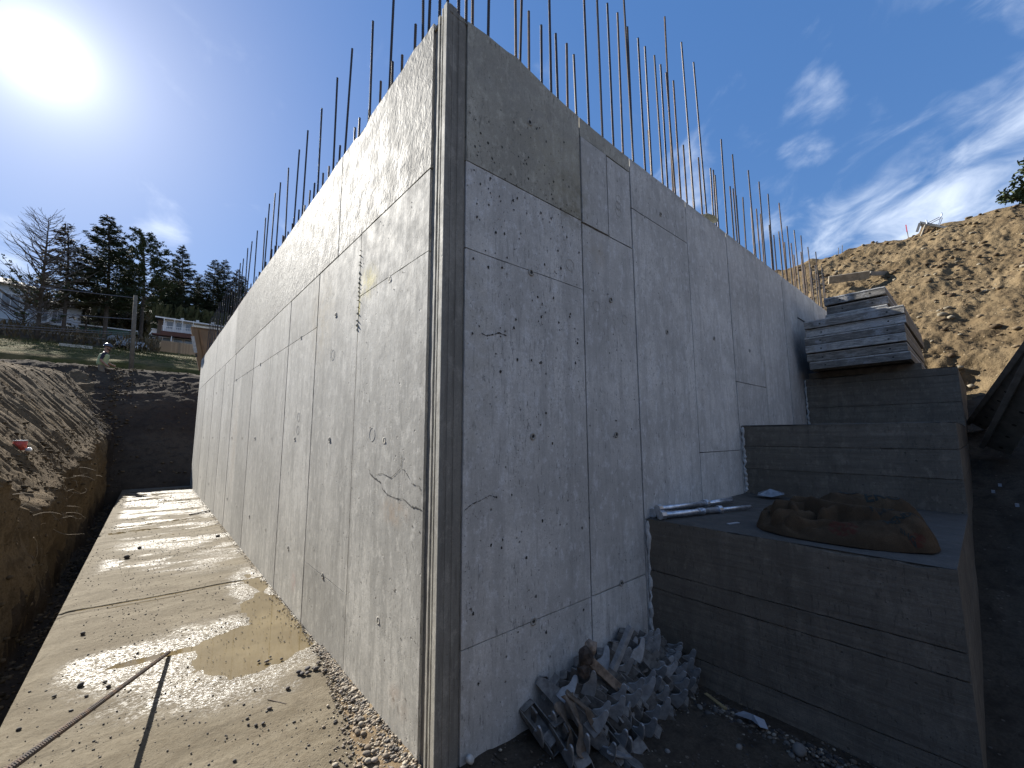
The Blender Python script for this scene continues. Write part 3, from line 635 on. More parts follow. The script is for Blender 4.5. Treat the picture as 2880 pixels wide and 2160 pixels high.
RS = [(.754, 4.474), (.896, 4.481), (1.027, 4.486), (1.149, 4.486), (1.249, 4.469), (2.349, 4.40), (3.068, 4.593), (3.234, 4.614), (3.366, 4.573), (3.668, 4.58), (3.796, 4.625), (3.883, 4.604), (4.253, 4.60), (4.461, 4.675), (4.556, 4.615), (4.721, 4.647), (5.102, 4.66)]
x = 5.25
while x < 9.0: RS.append((x, 4.6+rr.uniform(-.08, .1))); x += .21+rr.uniform(-.05, .07)
for x, z in RS: bar(x, .12+rr.uniform(-.005, .05), z, 'short' if z < 4.5 else 'long', tl(), tl(), rr.random() < .35)

# ------------------------------------------------------------------ stepped footing on the right
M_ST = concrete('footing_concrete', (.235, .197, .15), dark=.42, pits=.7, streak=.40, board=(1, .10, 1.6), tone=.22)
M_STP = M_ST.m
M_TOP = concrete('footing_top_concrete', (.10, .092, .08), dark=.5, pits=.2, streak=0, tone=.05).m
stp = empty('stepped_footing', (1.76, -.8, 0), 'dark board-marked concrete footing climbing in three big steps beside the wall', 'footing')
def local(o, root): o.location = tuple(-v for v in root.location); return o
STEPS = [(1.76, 3.70, -.45, .885, [-.45, .05, .41, .53, .885]), (3.68, 6.24, -.3, 1.585, [.80, 1.14, 1.37, 1.585]), (6.22, 9.6, .5, 2.30, [1.50, 1.87, 2.20, 2.30])]
for k, (x0, x1, z0, z1, bands) in enumerate(STEPS):
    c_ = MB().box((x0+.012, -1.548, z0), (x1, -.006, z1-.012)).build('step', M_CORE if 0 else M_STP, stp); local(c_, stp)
    for b0, b1 in zip(bands, bands[1:]):
        of = random.uniform(0, .004); n = 46; vs = []; rd2 = random.Random(b1)
        ys = [-1.56+1.552*i/n for i in range(n+1)]
        for y in ys: vs += [(x0-of-.0035*rd2.random(), y, b0+.001+.003*rd2.random()), (x0-of-.0035*rd2.random(), y, b1-.001-.006*rd2.random()**2-(.034*max(0, fbm(np.array([y*5.]), np.array([k*3.]), 700, 3)[0]) if b1 == bands[-1] else 0)), (x0+.016, y, b1-.006), (x0+.016, y, b0+.002)]
        fs_ = [(i*4+j, (i+1)*4+j, (i+1)*4+(j+1) % 4, i*4+(j+1) % 4) for i in range(n) for j in range(4)] + [(0, 1, 2, 3), (n*4+3, n*4+2, n*4+1, n*4)]
        me = bpy.data.meshes.new('board_band'); me.from_pydata(vs, [], [f[::-1] for f in fs_]); me.update()
        o = link('board_band', me, M_STP, c_)
    def ftop(X, Y, x0=x0, z1=z1, k=k):
        ed = np.minimum(np.minimum(X-x0, Y+1.56)/.03, 1)
        return np.stack([X-.004*(X < x0+.01), Y, z1+.001 + .006*fbm(X*6, Y*6, 710+k, 4)*np.clip(ed, 0, 1) - .004*(1-np.clip(ed, 0, 1))**2], -1)
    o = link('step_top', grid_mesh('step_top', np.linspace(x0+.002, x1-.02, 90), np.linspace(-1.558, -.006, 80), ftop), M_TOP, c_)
    for b0, b1 in zip(bands, bands[1:]):
        o = MB().box((x0+.01, -1.560+random.uniform(0, .003), b0+.002), (x1, -1.545, b1-.006)).build('board_band', M_STP, c_)
rd = random.Random(4)
for (xx, za, zb) in ((1.757, -.1, .87), (3.677, .9, 1.57), (6.217, 1.6, 2.28)):
    bead = MB()
    pts = [(xx-.002+rd.uniform(-.006, .004), -.012+rd.uniform(-.012, .004), za+(zb-za)*i/26) for i in range(27)]
    bead.tube(pts, [rd.uniform(.006, .02) for _ in pts], 7)
    local(bead.build('mortar_bead', M_R, stp), stp)
# ------------------------------------------------------------------ stacks of used form panels on the top step
M_FP = []
for i, (cc, dk) in enumerate([((.54, .51, .46), .5), ((.38, .355, .315), .45), ((.64, .62, .58), .6), ((.28, .26, .23), .5)]):
    m = Mat('used_form_board%d' % i, .8, 0, .3)
    g = m.noise(9, 6, .65, stretch=(.25, 1, 5)); g2 = m.noise(4, 6, .7); g3 = m.noise(40, 4, .6, stretch=(.4, 1, 3))
    c = m.mix(m.ramp(g, .36, .66), tuple(x*dk for x in cc), cc); c = m.mix(m.math('MULTIPLY', m.ramp(g2, .52, .64), .7), c, (.42, .425, .43)); c = m.mix(m.math('MULTIPLY', m.ramp(g3, .52, .7), .6), c, (.07, .062, .052))
    m.col(c); m.bump(m.math('ADD', g, m.math('MULTIPLY', g3, .5)), .9, .006); M_FP.append(m.m)
M_FEDGE = simple('weathered_rail_wood', (.19, .155, .115), .85, scale=12, bump=.003)
def form_panel(x, y, z, wx, wy, rot, tilt, k, label, group):
    root = empty('plywood_form', (x, y, z), label, 'plywood form', group, rot)
    root.rotation_euler = (tilt[0], tilt[1], rot)
    h = .104; t = .018
    a = M_FP[k % 4]
    MB().box((.002, .002, h-t), (wx-.002, wy-.002, h-.001)).build('plywood', a, root)
    MB().box((0, 0, 0), (.038, wy, h-t-.001)).build('end_rail', M_FP[(k*3+1) % 4], root, bevel=.003)
    MB().box((wx-.038, 0, 0), (wx, wy, h-t-.001)).build('end_rail', a, root)
    MB().box((.039, 0, 0), (wx-.039, .038, h-t-.001)).build('side_rail', M_FEDGE, root, bevel=.003)
    MB().box((.039, wy-.038, 0), (wx-.039, wy, h-t-.001)).build('side_rail', M_FEDGE, root)
    for q in (.3, .6, .9, 1.2, 1.6, 2.0):
        if q < wx-.2: MB().box((q, .039, .006), (q+.036, wy-.039, h-t-.002)).build('rib', M_FEDGE, root)
    # edge plate standing a touch proud at the end
    e = MB().box((-.003, .004, h-t+.001), (.0, wy-.004, h-.002)).build('edge_strip', M_FP[2], root)
    for q in (.16, wy-.18):
        n = 8; MB().add([(-.0012, q+.011*math.cos(2*math.pi*i/n), .045+.011*math.sin(2*math.pi*i/n)) for i in range(n)], [tuple(range(n))]).build('bolt_hole', pit_m, root)
    return root
ordn = ['lowest', 'second from the bottom', 'third from the bottom', 'fourth from the bottom', 'fifth from the bottom', 'topmost']
look = ['grey', 'cement-smeared pale', 'dark weathered', 'whitish streaked', 'dark mottled', 'brownish grey']
z = 2.395
for i in range(6):
    form_panel(5.86+random.uniform(-.02, .03) - .012*i, -1.19+random.uniform(-.012, .012), z, 2.44, 1.03, random.uniform(-.01, .012), (R(-.4), R(-.0), ), [2, 0, 1, 2, 3, 0][i], '%s form panel, %s of the wide lower stack on the steps' % (look[i], ordn[i]), 'form panels stacked on the top step'); z += .1085 + (.008 if i in (1, 3) else .003)
z += .004
for i in range(3):
    form_panel(6.10+[0, .05, .0][i], -1.02+[0, -.01, -.0][i], z, 2.1, .66, random.uniform(-.015, .015), (R(-.4), 0), [1, 2, 2][i], 'narrow %s form panel, %s of the small upper stack' % (['dull grey', 'pale grey', 'pale grey bright-edged'][i], ['bottom', 'middle', 'top'][i]), 'narrow form panels on top of the stack'); z += .122
for x, nm in ((6.32, 'front'), (7.9, 'rear')):
    tag(MB().box((0, 0, 0), (.09, 1.2, .094)).build('dunnage_timber', M_FEDGE), 'short square timber under the %s end of the form panel stack' % nm, 'timber').location = (x, -1.25, 2.298)

# ------------------------------------------------------------------ galvanised props on the first step
M_GAL = simple('galvanised', (.55, .58, .62), .38, .85, .25, 25)
def pipe(p, q, r, label, sleeve=.45, wire=True):
    p, q = Vector(p), Vector(q); root = empty('adjustable_pipe_brace', p, label, 'pipe brace', 'steel pipe braces on the first step'); d = q-p
    MB().tube([(0, 0, 0), d*.62], r, 12).build('outer_tube', M_GAL, root, True)
    MB().tube([d*.61, d], r*.68, 12).build('inner_tube', M_GAL, root, True)
    MB().tube([d*.595, d*.635], r*1.45, 10).build('collar', M_GAL, root, False)
    MB().tube([-d.normalized()*.03, d.normalized()*.012], r*1.5, 8).build('end_cap', M_GAL, root)
    if wire:
        u = d.normalized(); a = u.cross(Vector((0, 0, 1))).normalized(); b = u.cross(a); pts = []
        for i in range(70):
            t = i/70; pts.append(d*.36 + u*(t*.07) + (a*math.cos(t*36)+b*math.sin(t*36))*r*1.12)
        MB().tube(pts, .0035, 5).build('tie_wire', M_GAL, root)
pipe((1.84, -.03, .918), (2.90, -.16, .925), .024, 'silver pipe brace nearest the wall on the first step', wire=False)
pipe((1.83, -.075, .955), (2.75, -.22, .93), .019, 'silver pipe brace lying on top of its neighbours, wire-free', wire=False)
pipe((1.80, -.115, .918), (2.68, -.39, .910), .022, 'silver pipe brace with wire wrapped round it, outermost on the step')
# ------------------------------------------------------------------ burlap sack
m_ = Mat('burlap', .95, 0, .1); w1 = m_.noise(260, 2, .5); w2 = m_.noise(5, 5, .6)
M_BUR = m_; 
cB = m_.mix(m_.ramp(w2, .35, .7), (.070, .046, .027), (.12, .08, .047)); cB = m_.mix(m_.math('MULTIPLY', m_.ramp(w1, .4, .6), .4), cB, (.035, .022, .014))
redk = m_.math('MAXIMUM', m_.blob((1.93, -1.13, .97), (.12, .10, .06)), m_.math('MULTIPLY', m_.blob((1.98, -1.42, .95), (.10, .05, .06)), .7))
cB = m_.mix(m_.math('MULTIPLY', m_.ramp(redk, .2, .5), m_.math('MULTIPLY', m_.ramp(m_.noise(55, 3), .35, .6), .7)), cB, (.085, .022, .016)); m_.col(cB); m_.bump(w1, .8, .003)
# a flopped-over sack: one broad printed bulge, with rolls and tucks of loose cloth gathered towards its mouth
nu, nv = 190, 150
uu, rr2 = np.meshgrid(np.linspace(0, 2*math.pi, nu), np.linspace(0, 1, nv))
wob = 1+.07*fbm(np.cos(uu)*1.6+5, np.sin(uu)*1.6, 821, 3)+.035*fbm(np.cos(uu)*5+5, np.sin(uu)*5, 823, 3)
ex = np.sign(np.cos(uu))*np.abs(np.cos(uu))**.75; ey = np.sign(np.sin(uu))*np.abs(np.sin(uu))**.75
rho = rr2**.55
lx = ey*.27*rho*wob; ly = ex*.425*rho*wob            # lx across (towards +x), ly along the step, away from the wall
wx = lx+.022*fbm(lx*7, ly*7, 831, 2); wy = ly+.022*fbm(lx*7+9, ly*7, 833, 2)
def roll(x0, y0, x1, y1, r, h, lift=0.0):
    dx, dy = x1-x0, y1-y0; t = np.clip(((wx-x0)*dx+(wy-y0)*dy)/(dx*dx+dy*dy), 0, 1)
    d = np.hypot(wx-x0-t*dx, wy-y0-t*dy)/(r*(1-.25*t)); return np.where(d < 1, h*np.sqrt(np.clip(1-d*d, 0, 1))+lift*(1-d), -1.0)
def smax(a_, b_, k): hh_ = np.clip(.5+.5*(a_-b_)/k, 0, 1); return b_*(1-hh_)+a_*hh_+k*hh_*(1-hh_)
edge_ = np.sqrt(np.clip(1-rr2**3.2, 0, 1))
hz_ = (.070+.075*sst(-.15, .30, ly)+.02*lx/.27)*edge_
for q in ((.10, .02, .08, .27, .17, .215), (-.03, .16, -.08, .33, .12, .165), (.03, -.14, -.10, .16, .062, .175), (-.02, -.30, .06, -.08, .060, .150), (.10, -.22, .16, .02, .062, .165),
          (-.13, -.27, -.05, -.12, .055, .120), (-.17, -.20, -.15, .05, .050, .100), (-.20, .05, -.19, .30, .045, .080), (.06, -.36, .16, -.30, .055, .120), (-.06, -.39, .02, -.36, .040, .085), (-.10, -.05, -.03, .05, .050, .155), (.02, -.24, -.08, -.20, .045, .150)):
    hz_ = smax(hz_, roll(*q)*np.clip(edge_*1.6, 0, 1), .005)
tuck = ridged(wx*9+wy*5, wy*6-wx*4, 811, 2, .45)-.5
hz_ = hz_ + (.038*tuck*(.35+.9*sst(.10, -.20, ly)) + .005*fbm(lx*40, ly*40, 815, 2))*np.clip(edge_*1.5, 0, 1)
hz_ = np.maximum(hz_*edge_**.30*1.12, .004)
rot_ = R(8); bx_ = 2.125 + lx*math.cos(rot_) + ly*math.sin(rot_)*.6; by_ = -1.065 - ly + lx*math.sin(rot_)
vs = np.stack([bx_, by_, .888+hz_], -1).reshape(-1, 3)
i_ = np.arange(nu*nv).reshape(nv, nu); F = np.stack([i_[:-1, :-1], i_[:-1, 1:], i_[1:, 1:], i_[1:, :-1]], -1).reshape(-1, 4)[:, ::-1]
me = mesh_np('burlap_sack', vs, F, True)
sack = link('burlap_sack', me, M_BUR.m); tag(sack, 'crumpled brown burlap coffee sack with dark lettering and red patches on the first step', 'sack')
bvh = BVHTree.FromPolygons([Vector(v) for v in vs], [tuple(f) for f in F])
M_INK = simple('sack_ink', (.018, .022, .018), .95, var=.1)
def letter(txt, size, org, du, dv, name='lettering', arc=0.0):
    """flat print, laid down onto the sack from above"""
    cu = bpy.data.curves.new('t', 'FONT'); cu.body = txt; cu.size = size; cu.resolution_u = 3; cu.offset = size*.018
    ob = bpy.data.objects.new('t', cu); COL.objects.link(ob); dg = bpy.context.evaluated_depsgraph_get(); dg.update()
    me = bpy.data.meshes.new_from_object(ob.evaluated_get(dg)); bpy.data.objects.remove(ob)
    bm = bmesh.new(); bm.from_mesh(me); bmesh.ops.triangulate(bm, faces=bm.faces); bmesh.ops.subdivide_edges(bm, edges=[e for e in bm.edges if e.calc_length() > .02], cuts=2)
    org, du, dv = Vector(org), Vector(du).normalized(), Vector(dv).normalized(); bad = []
    for v in bm.verts:
        p = org + du*v.co.x + dv*(v.co.y - arc*(v.co.x-.15)**2)
        hit = bvh.ray_cast(Vector((p.x, p.y, 1.6)), Vector((0, 0, -1)))
        if hit[0] is None: bad.append(v); continue
        v.co = hit[0] + Vector((-.001, 0, .0028))
    if bad: bmesh.ops.delete(bm, geom=bad, context='VERTS')
    me2 = bpy.data.meshes.new(name); bm.to_mesh(me2); bm.free(); return link(name, me2, M_INK, sack)
RD = (.05, -1, 0); UP = (1, .12, 0)
letter('C', .15, (2.20, -1.07, 0), (.35, -1, 0), (1, .4, 0)); letter('ERO', .085, (2.16, -1.20, 0), (.30, -1, 0), (1, .3, 0))
letter('Prod de Altura', .040, (2.02, -1.24, 0), (.75, -1, 0), (1, .75, 0), arc=.6); letter('MENDOZA', .046, (1.97, -1.31, 0), (.85, -1, 0), (1, .85, 0)); letter('SHG', .03, (1.95, -1.36, 0), (.1, -1, 0), (1, .1, 0))

# ------------------------------------------------------------------ pile of formwork clamps by the foot of the wall
M_CL = simple('cast_clamp', (.165, .155, .140), .65, .15, .35, 35, .002); M_JAW = simple('clamp_jaw_metal', (.29, .295, .295), .5, .2, .25, 25, .001)
def make_clamp():
    root = empty('formwork_clamp', (0, 0, 0))
    side = [(-.13, .0), (.06, -.014), (.11, -.008), (.142, .014), (.152, .045), (.138, .070), (.105, .084), (.05, .082), (-.04, .070), (-.10, .060), (-.14, .040)]
    m = MB(); m.prism(side, -.047, -.041); m.prism(side, .041, .047)
    m.prism([(-.13, .0), (.085, -.012), (.085, -.006), (-.13, .006)], -.0405, .0405)
    m.prism([(.086, -.012), (.135, .018), (.15, .055), (.144, .055), (.13, .022), (.084, -.005)], -.0405, .0405)
    m.prism([(.115, .088), (.05, .085), (.05, .079), (.113, .081)], -.0405, .0405); m.prism([(-.10, .075), (-.14, .045), (-.134, .042), (-.098, .069)], -.0405, .0405)
    m.build('channel_body', M_CL, root, bevel=.0015)
    horn = [(.078, .03), (.078, .08), (.073, .115), (.064, .145), (.056, .170), (.045, .185), (.032, .186), (.024, .176), (.024, .158), (.027, .138), (.024, .118), (.014, .100), (.002, .085), (-.004, .03)]
    for sy in (-1, 1):
        MB().prism(horn, sy*.053-.0055, sy*.053+.0055).build('jaw', M_JAW, root, bevel=.0025)
    horn2 = [(x*.8-.115, z*.72+.01) for x, z in horn]
    MB().prism([(-.03, -.05), (.0, -.05), (.010, .100), (-.036, .100)], -.0055, .0055, Matrix.Translation((-.045, 0, .02))).build('wedge', M_CL, root, bevel=.0012)
    MB().tube([(.10, -.043, .048), (.10, .043, .048)], .009, 8).build('pin', M_JAW, root)
    MB().add([(.1215, -.026, -.001), (.1215, .026, -.001), (.1545, .026, .044), (.1545, -.026, .044)], [(0, 1, 2, 3)]).build('slot', pit_m, root)
    return root
clamp0 = make_clamp(); used = False
def place_clamp(pos, yaw_, pitch_, roll_, label):
    global used
    o = clamp0 if not used else copy_tree(clamp0); used = True
    o.matrix_world = Matrix.Translation(pos) @ Matrix.Rotation(R(yaw_), 4, 'Z') @ Matrix.Rotation(R(pitch_), 4, 'Y') @ Matrix.Rotation(R(roll_), 4, 'X') @ Matrix.Scale(.88, 4)
    tag(o, label, 'clamp', 'formwork clamps piled against the wall'); return o
CLP = [ # x, y, z, yaw, pitch, roll, label
 (.60, -.10, .05, -100, 25, 10, 'cast clamp at the left end of the pile, leaning on the wall behind the rag'),
 (.70, -.10, .16, -75, 15, -25, 'cast clamp standing on the left end of the pile against the wall'),
 (.62, -.27, .03, -95, 30, 5, 'cast clamp half under the brown rag, nearest the camera'),
 (.74, -.25, .10, -82, 38, -8, 'bright-jawed clamp beside the rag, horns up'),
 (.80, -.33, -.01, -88, 34, 6, 'bright-jawed clamp lowest beside the end of the strap'),
 (.86, -.14, .17, -65, 28, 12, 'clamp against the wall behind the bright-jawed pair'),
 (.92, -.25, .08, -70, 40, -6, 'clamp in the front row, third from the rag'),
 (.95, -.34, -.04, -72, 30, 10, 'low clamp lying in the front row below the rusty bar'),
 (1.00, -.12, .20, -50, 20, -18, 'clamp high on the pile under the rusty bar'),
 (1.06, -.24, .10, -68, 42, 4, 'clamp directly below the square washer of the rusty bar'),
 (1.09, -.33, -.05, -62, 32, -5, 'lowest clamp in the front row, under the rusty bar end'),
 (1.16, -.12, .16, -55, 26, 14, 'clamp against the wall right of the rusty bar'),
 (1.20, -.24, .06, -66, 40, -4, 'clamp in the front row just right of the rusty bar'),
 (1.26, -.31, -.06, -64, 34, 6, 'low clamp in the front row right of the rusty bar'),
 (1.30, -.13, .17, -52, 24, -10, 'upright clamp against the wall near the middle of the pile'),
 (1.35, -.22, .06, -62, 40, 3, 'clamp of the fanned row, its first from the left'),
 (1.42, -.10, .19, -48, 30, 5, 'topmost clamp at the back near the panel joint'),
 (1.43, -.22, .09, -62, 44, -2, 'clamp of the fanned row, second from the left, horns upright'),
 (1.52, -.12, .14, -55, 34, 6, 'back clamp of the fanned row, horn showing above the others'),
 (1.53, -.24, .01, -60, 42, 0, 'clamp of the fanned row, third from the left'),
 (1.60, -.17, .09, -58, 44, -5, 'clamp of the fanned row, fourth from the left, tall horn'),
 (1.63, -.27, -.03, -60, 40, 4, 'low clamp at the front of the fanned row'),
 (1.68, -.13, .08, -54, 40, 8, 'last but one clamp near the footing step'),
 (1.70, -.24, .0, -58, 44, -3, 'last clamp of the pile, closest to the footing step'),
 (.86, -.40, -.07, -110, 12, 60, 'toppled clamp lying on its side in front of the pile'),
 (1.45, -.30, -.05, -70, 36, 2, 'clamp at the foot of the fanned row'),
]
for x, y, z, a, b, c_, lb in CLP: place_clamp((x-.05, y, z*.80-.005), a+random.uniform(-16, 16), b+random.uniform(-12, 12), c_+random.uniform(-16, 16), lb)
# rusty bar clamp lying across the pile
M_RB = simple('rusty_bar', (.30, .235, .18), .75, .3, .5, 18, .003); M_RBD = simple('rust_crust', (.06, .045, .035), .9, .1, .5, 30, .006)
rb = empty('waling_bar_clamp', (.80, -.21, .32), 'rusty paint-flaked bar clamp with a square washer, lying across the clamp pile', 'bar clamp')
A = Vector((0, 0, 0)); B_ = Vector((.34, -.06, -.33)); 
MB().beam(A, B_, .055, .045).build('bar', M_RB, rb, bevel=.004)
MB().beam(B_*.62 + Vector((.0, -.028, .03)), B_*1.12+Vector((0, -.028, .03)), .075, .02).build('sleeve_plate', M_JAW, rb, bevel=.002)
sq = MB(); c0 = B_*.74+Vector((-.05, -.075, -.02)); X_ = B_.normalized(); Z_ = Vector((X_.z, 0, -X_.x)).normalized()
o4 = [c0+X_*a+Z_*b for a, b in ((-.035, -.035), (.035, -.035), (.035, .035), (-.035, .035))]; sq.add([v+Vector((0, -.006, 0)) for v in o4] + [v+Vector((0, .006, 0)) for v in o4], [(0, 1, 2, 3), (7, 6, 5, 4), (0, 4, 5, 1), (1, 5, 6, 2), (2, 6, 7, 3), (3, 7, 4, 0)]); sq.build('square_washer', M_JAW, rb, bevel=.002)
MB().add([c0+Vector((0, -.0075, 0))+X_*.016*math.cos(k*.6283)+Z_*.016*math.sin(k*.6283) for k in range(10)], [tuple(range(10))]).build('washer_hole', pit_m, rb)
for k, (dx, dz, s_) in enumerate(((-.03, .03, .05), (.01, .055, .042), (-.05, -.03, .04))):
    bm = bmesh.new(); bmesh.ops.create_icosphere(bm, subdivisions=2, radius=s_)
    for v in bm.verts: v.co *= 1+.35*(random.random()-.5); v.co.y *= .7
    me = bpy.data.meshes.new('rusty_head'); bm.to_mesh(me); bm.free(); o = link('rusty_head', me, M_RBD if k != 1 else M_RB, rb); o.location = (dx, -.01, dz)
MB().beam((.17, -.03, -.10), (.30, -.07, .10), .035, .03).build('jaw_arm', M_JAW, rb, bevel=.003)
# brown rag and webbing strap
m_ = Mat('worn_webbing', .95, 0, .15); q_ = m_.noise(14, 5, .7); m_.col(m_.mix(m_.ramp(q_, .35, .7), (.10, .078, .058), (.24, .19, .145))); m_.bump(m_.noise(120, 3), .6, .002); M_RAG = m_.m
def ribbon(name, pts, w, label, cat, mat, seed=0):
    rd = random.Random(seed); n = 40; P_ = []
    for i in range(n+1):
        t = i/n*(len(pts)-1); k = min(int(t), len(pts)-2); f = t-k; f = f*f*(3-2*f)
        P_.append(Vector(pts[k]).lerp(Vector(pts[k+1]), f))
    vs = []
    for i, p in enumerate(P_):
        d = (P_[min(i+1, n)]-P_[max(i-1, 0)]).normalized(); s_ = d.cross(Vector((.3, -1, .35))).normalized()
        tw = math.sin(i*.45+seed)*.5; up = d.cross(s_); s2 = s_*math.cos(tw)+up*math.sin(tw); ww = w*(.75+.35*math.sin(i*.7+seed*2))
        for q in (-1, -.5, 0, .5, 1): vs.append(p+s2*ww*q*.5+up*.006*math.cos(q*5+i*.3))
    fs_ = [(i*5+k, i*5+k+1, (i+1)*5+k+1, (i+1)*5+k) for i in range(n) for k in range(4)]
    m = MB().add(vs, fs_); o = m.build(name, mat, smooth=True); md = o.modifiers.new('thickness', 'SOLIDIFY'); md.thickness = .003; tag(o, label, cat); return o
ribbon('rag', [(.60, -.24, .24), (.585, -.33, .15), (.56, -.36, .05), (.55, -.38, -.03), (.565, -.42, -.035)], .075, 'limp brown rag draped over the near end of the clamp pile', 'rag', M_RAG, 1)
ribbon('webbing_strap', [(.60, -.23, .25), (.655, -.31, .18), (.71, -.345, .06), (.77, -.37, -.02), (.85, -.37, -.035), (.92, -.345, -.025)], .036, 'frayed tan webbing strap running down from the rag to the soil', 'strap', M_RAG, 3)
ribbon('rag', [(.57, -.20, .20), (.56, -.29, .12), (.535, -.31, .03), (.53, -.335, -.03)], .05, 'knotted brown cloth end hanging beside the rag, nearest the wall corner', 'rag', M_RAG, 6)

# ------------------------------------------------------------------ loose bar on the slab
lb_ = rebar_mesh('loose', 4.9, r=.0105, pitch=.0155); lb_.materials.append(M_rust)
o = link('loose_rebar', lb_); tip = Vector((-.817, 2.149, .016)); Q = Vector((-1.273, .361, .489)); d = (tip-Q).normalized()
o.location = tip; o.rotation_euler = d.to_track_quat('Z', 'Y').to_euler(); tag(o, 'long rusty ribbed bar propped across the slab, its tip on the wet concrete', 'rebar')
# ------------------------------------------------------------------ stones
def rock_mesh(seed, sub=2):
    bm = bmesh.new(); bmesh.ops.create_icosphere(bm, subdivisions=sub, radius=1); rd = random.Random(seed)
    ax = Vector((rd.uniform(.8, 1.25), rd.uniform(.7, 1.0), rd.uniform(.5, .75))); off = [Vector((rd.gauss(0, 1), rd.gauss(0, 1), rd.gauss(0, 1))).normalized() for _ in range(5)]
    for v in bm.verts:
        n = v.co.normalized(); s_ = 1
        for o_ in off: s_ -= .22*max(0, n.dot(o_)-.35)
        v.co = Vector((n.x*ax.x, n.y*ax.y, n.z*ax.z))*s_*(1+rd.uniform(-.05, .05))
    me = bpy.data.meshes.new('stone'); bm.to_mesh(me); bm.free(); me.polygons.foreach_set('use_smooth', [True]*len(me.polygons)); return me
def stone_mat(name, cols, bump=.004):
    m = Mat(name, .85, 0, .3); r = m.N.new('ShaderNodeValToRGB'); m.L.new(m.rnd, r.inputs[0]); r.color_ramp.interpolation = 'LINEAR'
    while len(r.color_ramp.elements) < len(cols): r.color_ramp.elements.new(.5)
    for i, c in enumerate(cols): r.color_ramp.elements[i].position = i/(len(cols)-1); r.color_ramp.elements[i].color = c+(1,)
    n = m.noise(40, 5, .65); m.col(m.mix(m.math('MULTIPLY', m.ramp(n, .4, .7), .4), r.outputs[0], (.10, .085, .07))); m.bump(n, .6, bump); return m.m
M_STONE = stone_mat('river_stone', [(.16, .125, .09), (.24, .20, .15), (.12, .105, .09), (.33, .29, .23), (.18, .16, .15)])
M_STD = stone_mat('dark_wet_stone', [(.05, .047, .045), (.09, .08, .07), (.065, .062, .066), (.12, .10, .085)])
M_STS = stone_mat('shade_stone', [(.13, .12, .105), (.22, .205, .18), (.09, .085, .08), (.30, .29, .27)])
ROCKS = [rock_mesh(i) for i in range(6)]; ROCKL = [rock_mesh(i+20, 1) for i in range(6)]
def rocks_np(me):
    v = np.empty(len(me.vertices)*3); me.vertices.foreach_get('co', v); f = np.empty(len(me.polygons)*3, dtype=np.int32); me.polygons.foreach_get('vertices', f); return v.reshape(-1, 3), f.reshape(-1, 3)
RN = [rocks_np(m) for m in ROCKL]
def scatter(name, pts, sizes, mats, label, cat, seed=0):
    rs = np.random.RandomState(seed); VV = []; FF = []; MI = []; b = 0
    for p, s in zip(pts, sizes):
        v, f = RN[rs.randint(6)]; a = rs.rand()*6.283; c, s_ = math.cos(a), math.sin(a); v = v*s*(.8+.4*rs.rand(3)); v = np.stack([v[:, 0]*c-v[:, 1]*s_, v[:, 0]*s_+v[:, 1]*c, v[:, 2]], -1) + np.array(p)
        VV.append(v); FF.append(f+b); MI.append(np.full(len(f), rs.randint(len(mats)), dtype=np.int32)); b += len(v)
    me = mesh_np(name, np.concatenate(VV), np.concatenate(FF), True)
    for m in mats: me.materials.append(m)
    me.polygons.foreach_set('material_index', np.concatenate(MI)); o = link(name, me); return tag(o, label, cat, kind='stuff')
GM = [simple('gravel%d' % i, c, .85, var=.3, scale=60, bump=.002) for i, c in enumerate([(.15, .115, .08), (.22, .18, .135), (.10, .085, .07), (.30, .26, .20), (.06, .055, .05)])]
GD = [simple('grit%d' % i, c, .8, var=.3, scale=60, bump=.002) for i, c in enumerate([(.055, .05, .045), (.09, .075, .06), (.035, .033, .033)])]
rs = np.random.RandomState(3)
pts = []; szs = []
for _ in range(3300):      # strip of gravel banked against the foot of the wall
    y = .02+1.5*rs.rand()**1.1; wid = lerp1(y, [0, .3, .7, 1.05, 1.5], [.26, .22, .12, .07, .03]); x = -abs(rs.randn())*wid*.62-.004
    s = .003+.008*rs.rand()**2+(.006*rs.rand() if rs.rand() < .15 else 0); pts.append((x, y, .004+s*.4+max(0, .022*(1+x/.15)))); szs.append(s)
for _ in range(700):
    y = 1.5+12*rs.rand()**1.6; x = -abs(rs.randn())*.03-.004; s = .003+.006*rs.rand(); pts.append((x, y, .004+s*.3)); szs.append(s)
scatter('gravel', pts, szs, GM, 'loose brown gravel along the foot of the sunlit wall', 'gravel', 1)
def fgb(X, Y):
    w = lerp1(Y, [0, .3, .7, 1.05, 1.5], [.30, .25, .15, .09, .03]); t = np.clip(1+X/w, 0, 1)
    return np.stack([X, Y, -.004+.030*t**.7*(1+.5*fbm(X*20, Y*20, 901, 3))*sst(1.5, 1.3, Y)], -1)
o = link('soil_fillet', grid_mesh('soil_fillet', np.linspace(-.30, -.003, 30), np.linspace(-.05, 1.5, 110), fgb), dirt('fillet_soil', (.17, .125, .078), (.25, .195, .125), (.11, .08, .05), 3, .01, pebbles=.3).m); tag(o, 'sandy soil banked along the foot of the sunlit wall', 'soil', kind='stuff')
pts = []; szs = []
for _ in range(5200):
    x = -1.48+1.46*rs.rand(); y = .3+12*rs.rand()**1.5; cl_ = fbm(np.array([x*2.]), np.array([y*1.5]), 905, 3)[0]
    if cl_+rs.rand()*.7 < .25: continue
    s = .0018+.0045*rs.rand()**2.5+(.005*rs.rand() if rs.rand() < .05 else 0)+.0006*y*rs.rand(); pts.append((x, y, .004+s*.35)); szs.append(s)
scatter('grit', pts, szs, GD, 'dark grit scattered over the footing slab', 'grit', 2)
pts = []; szs = []
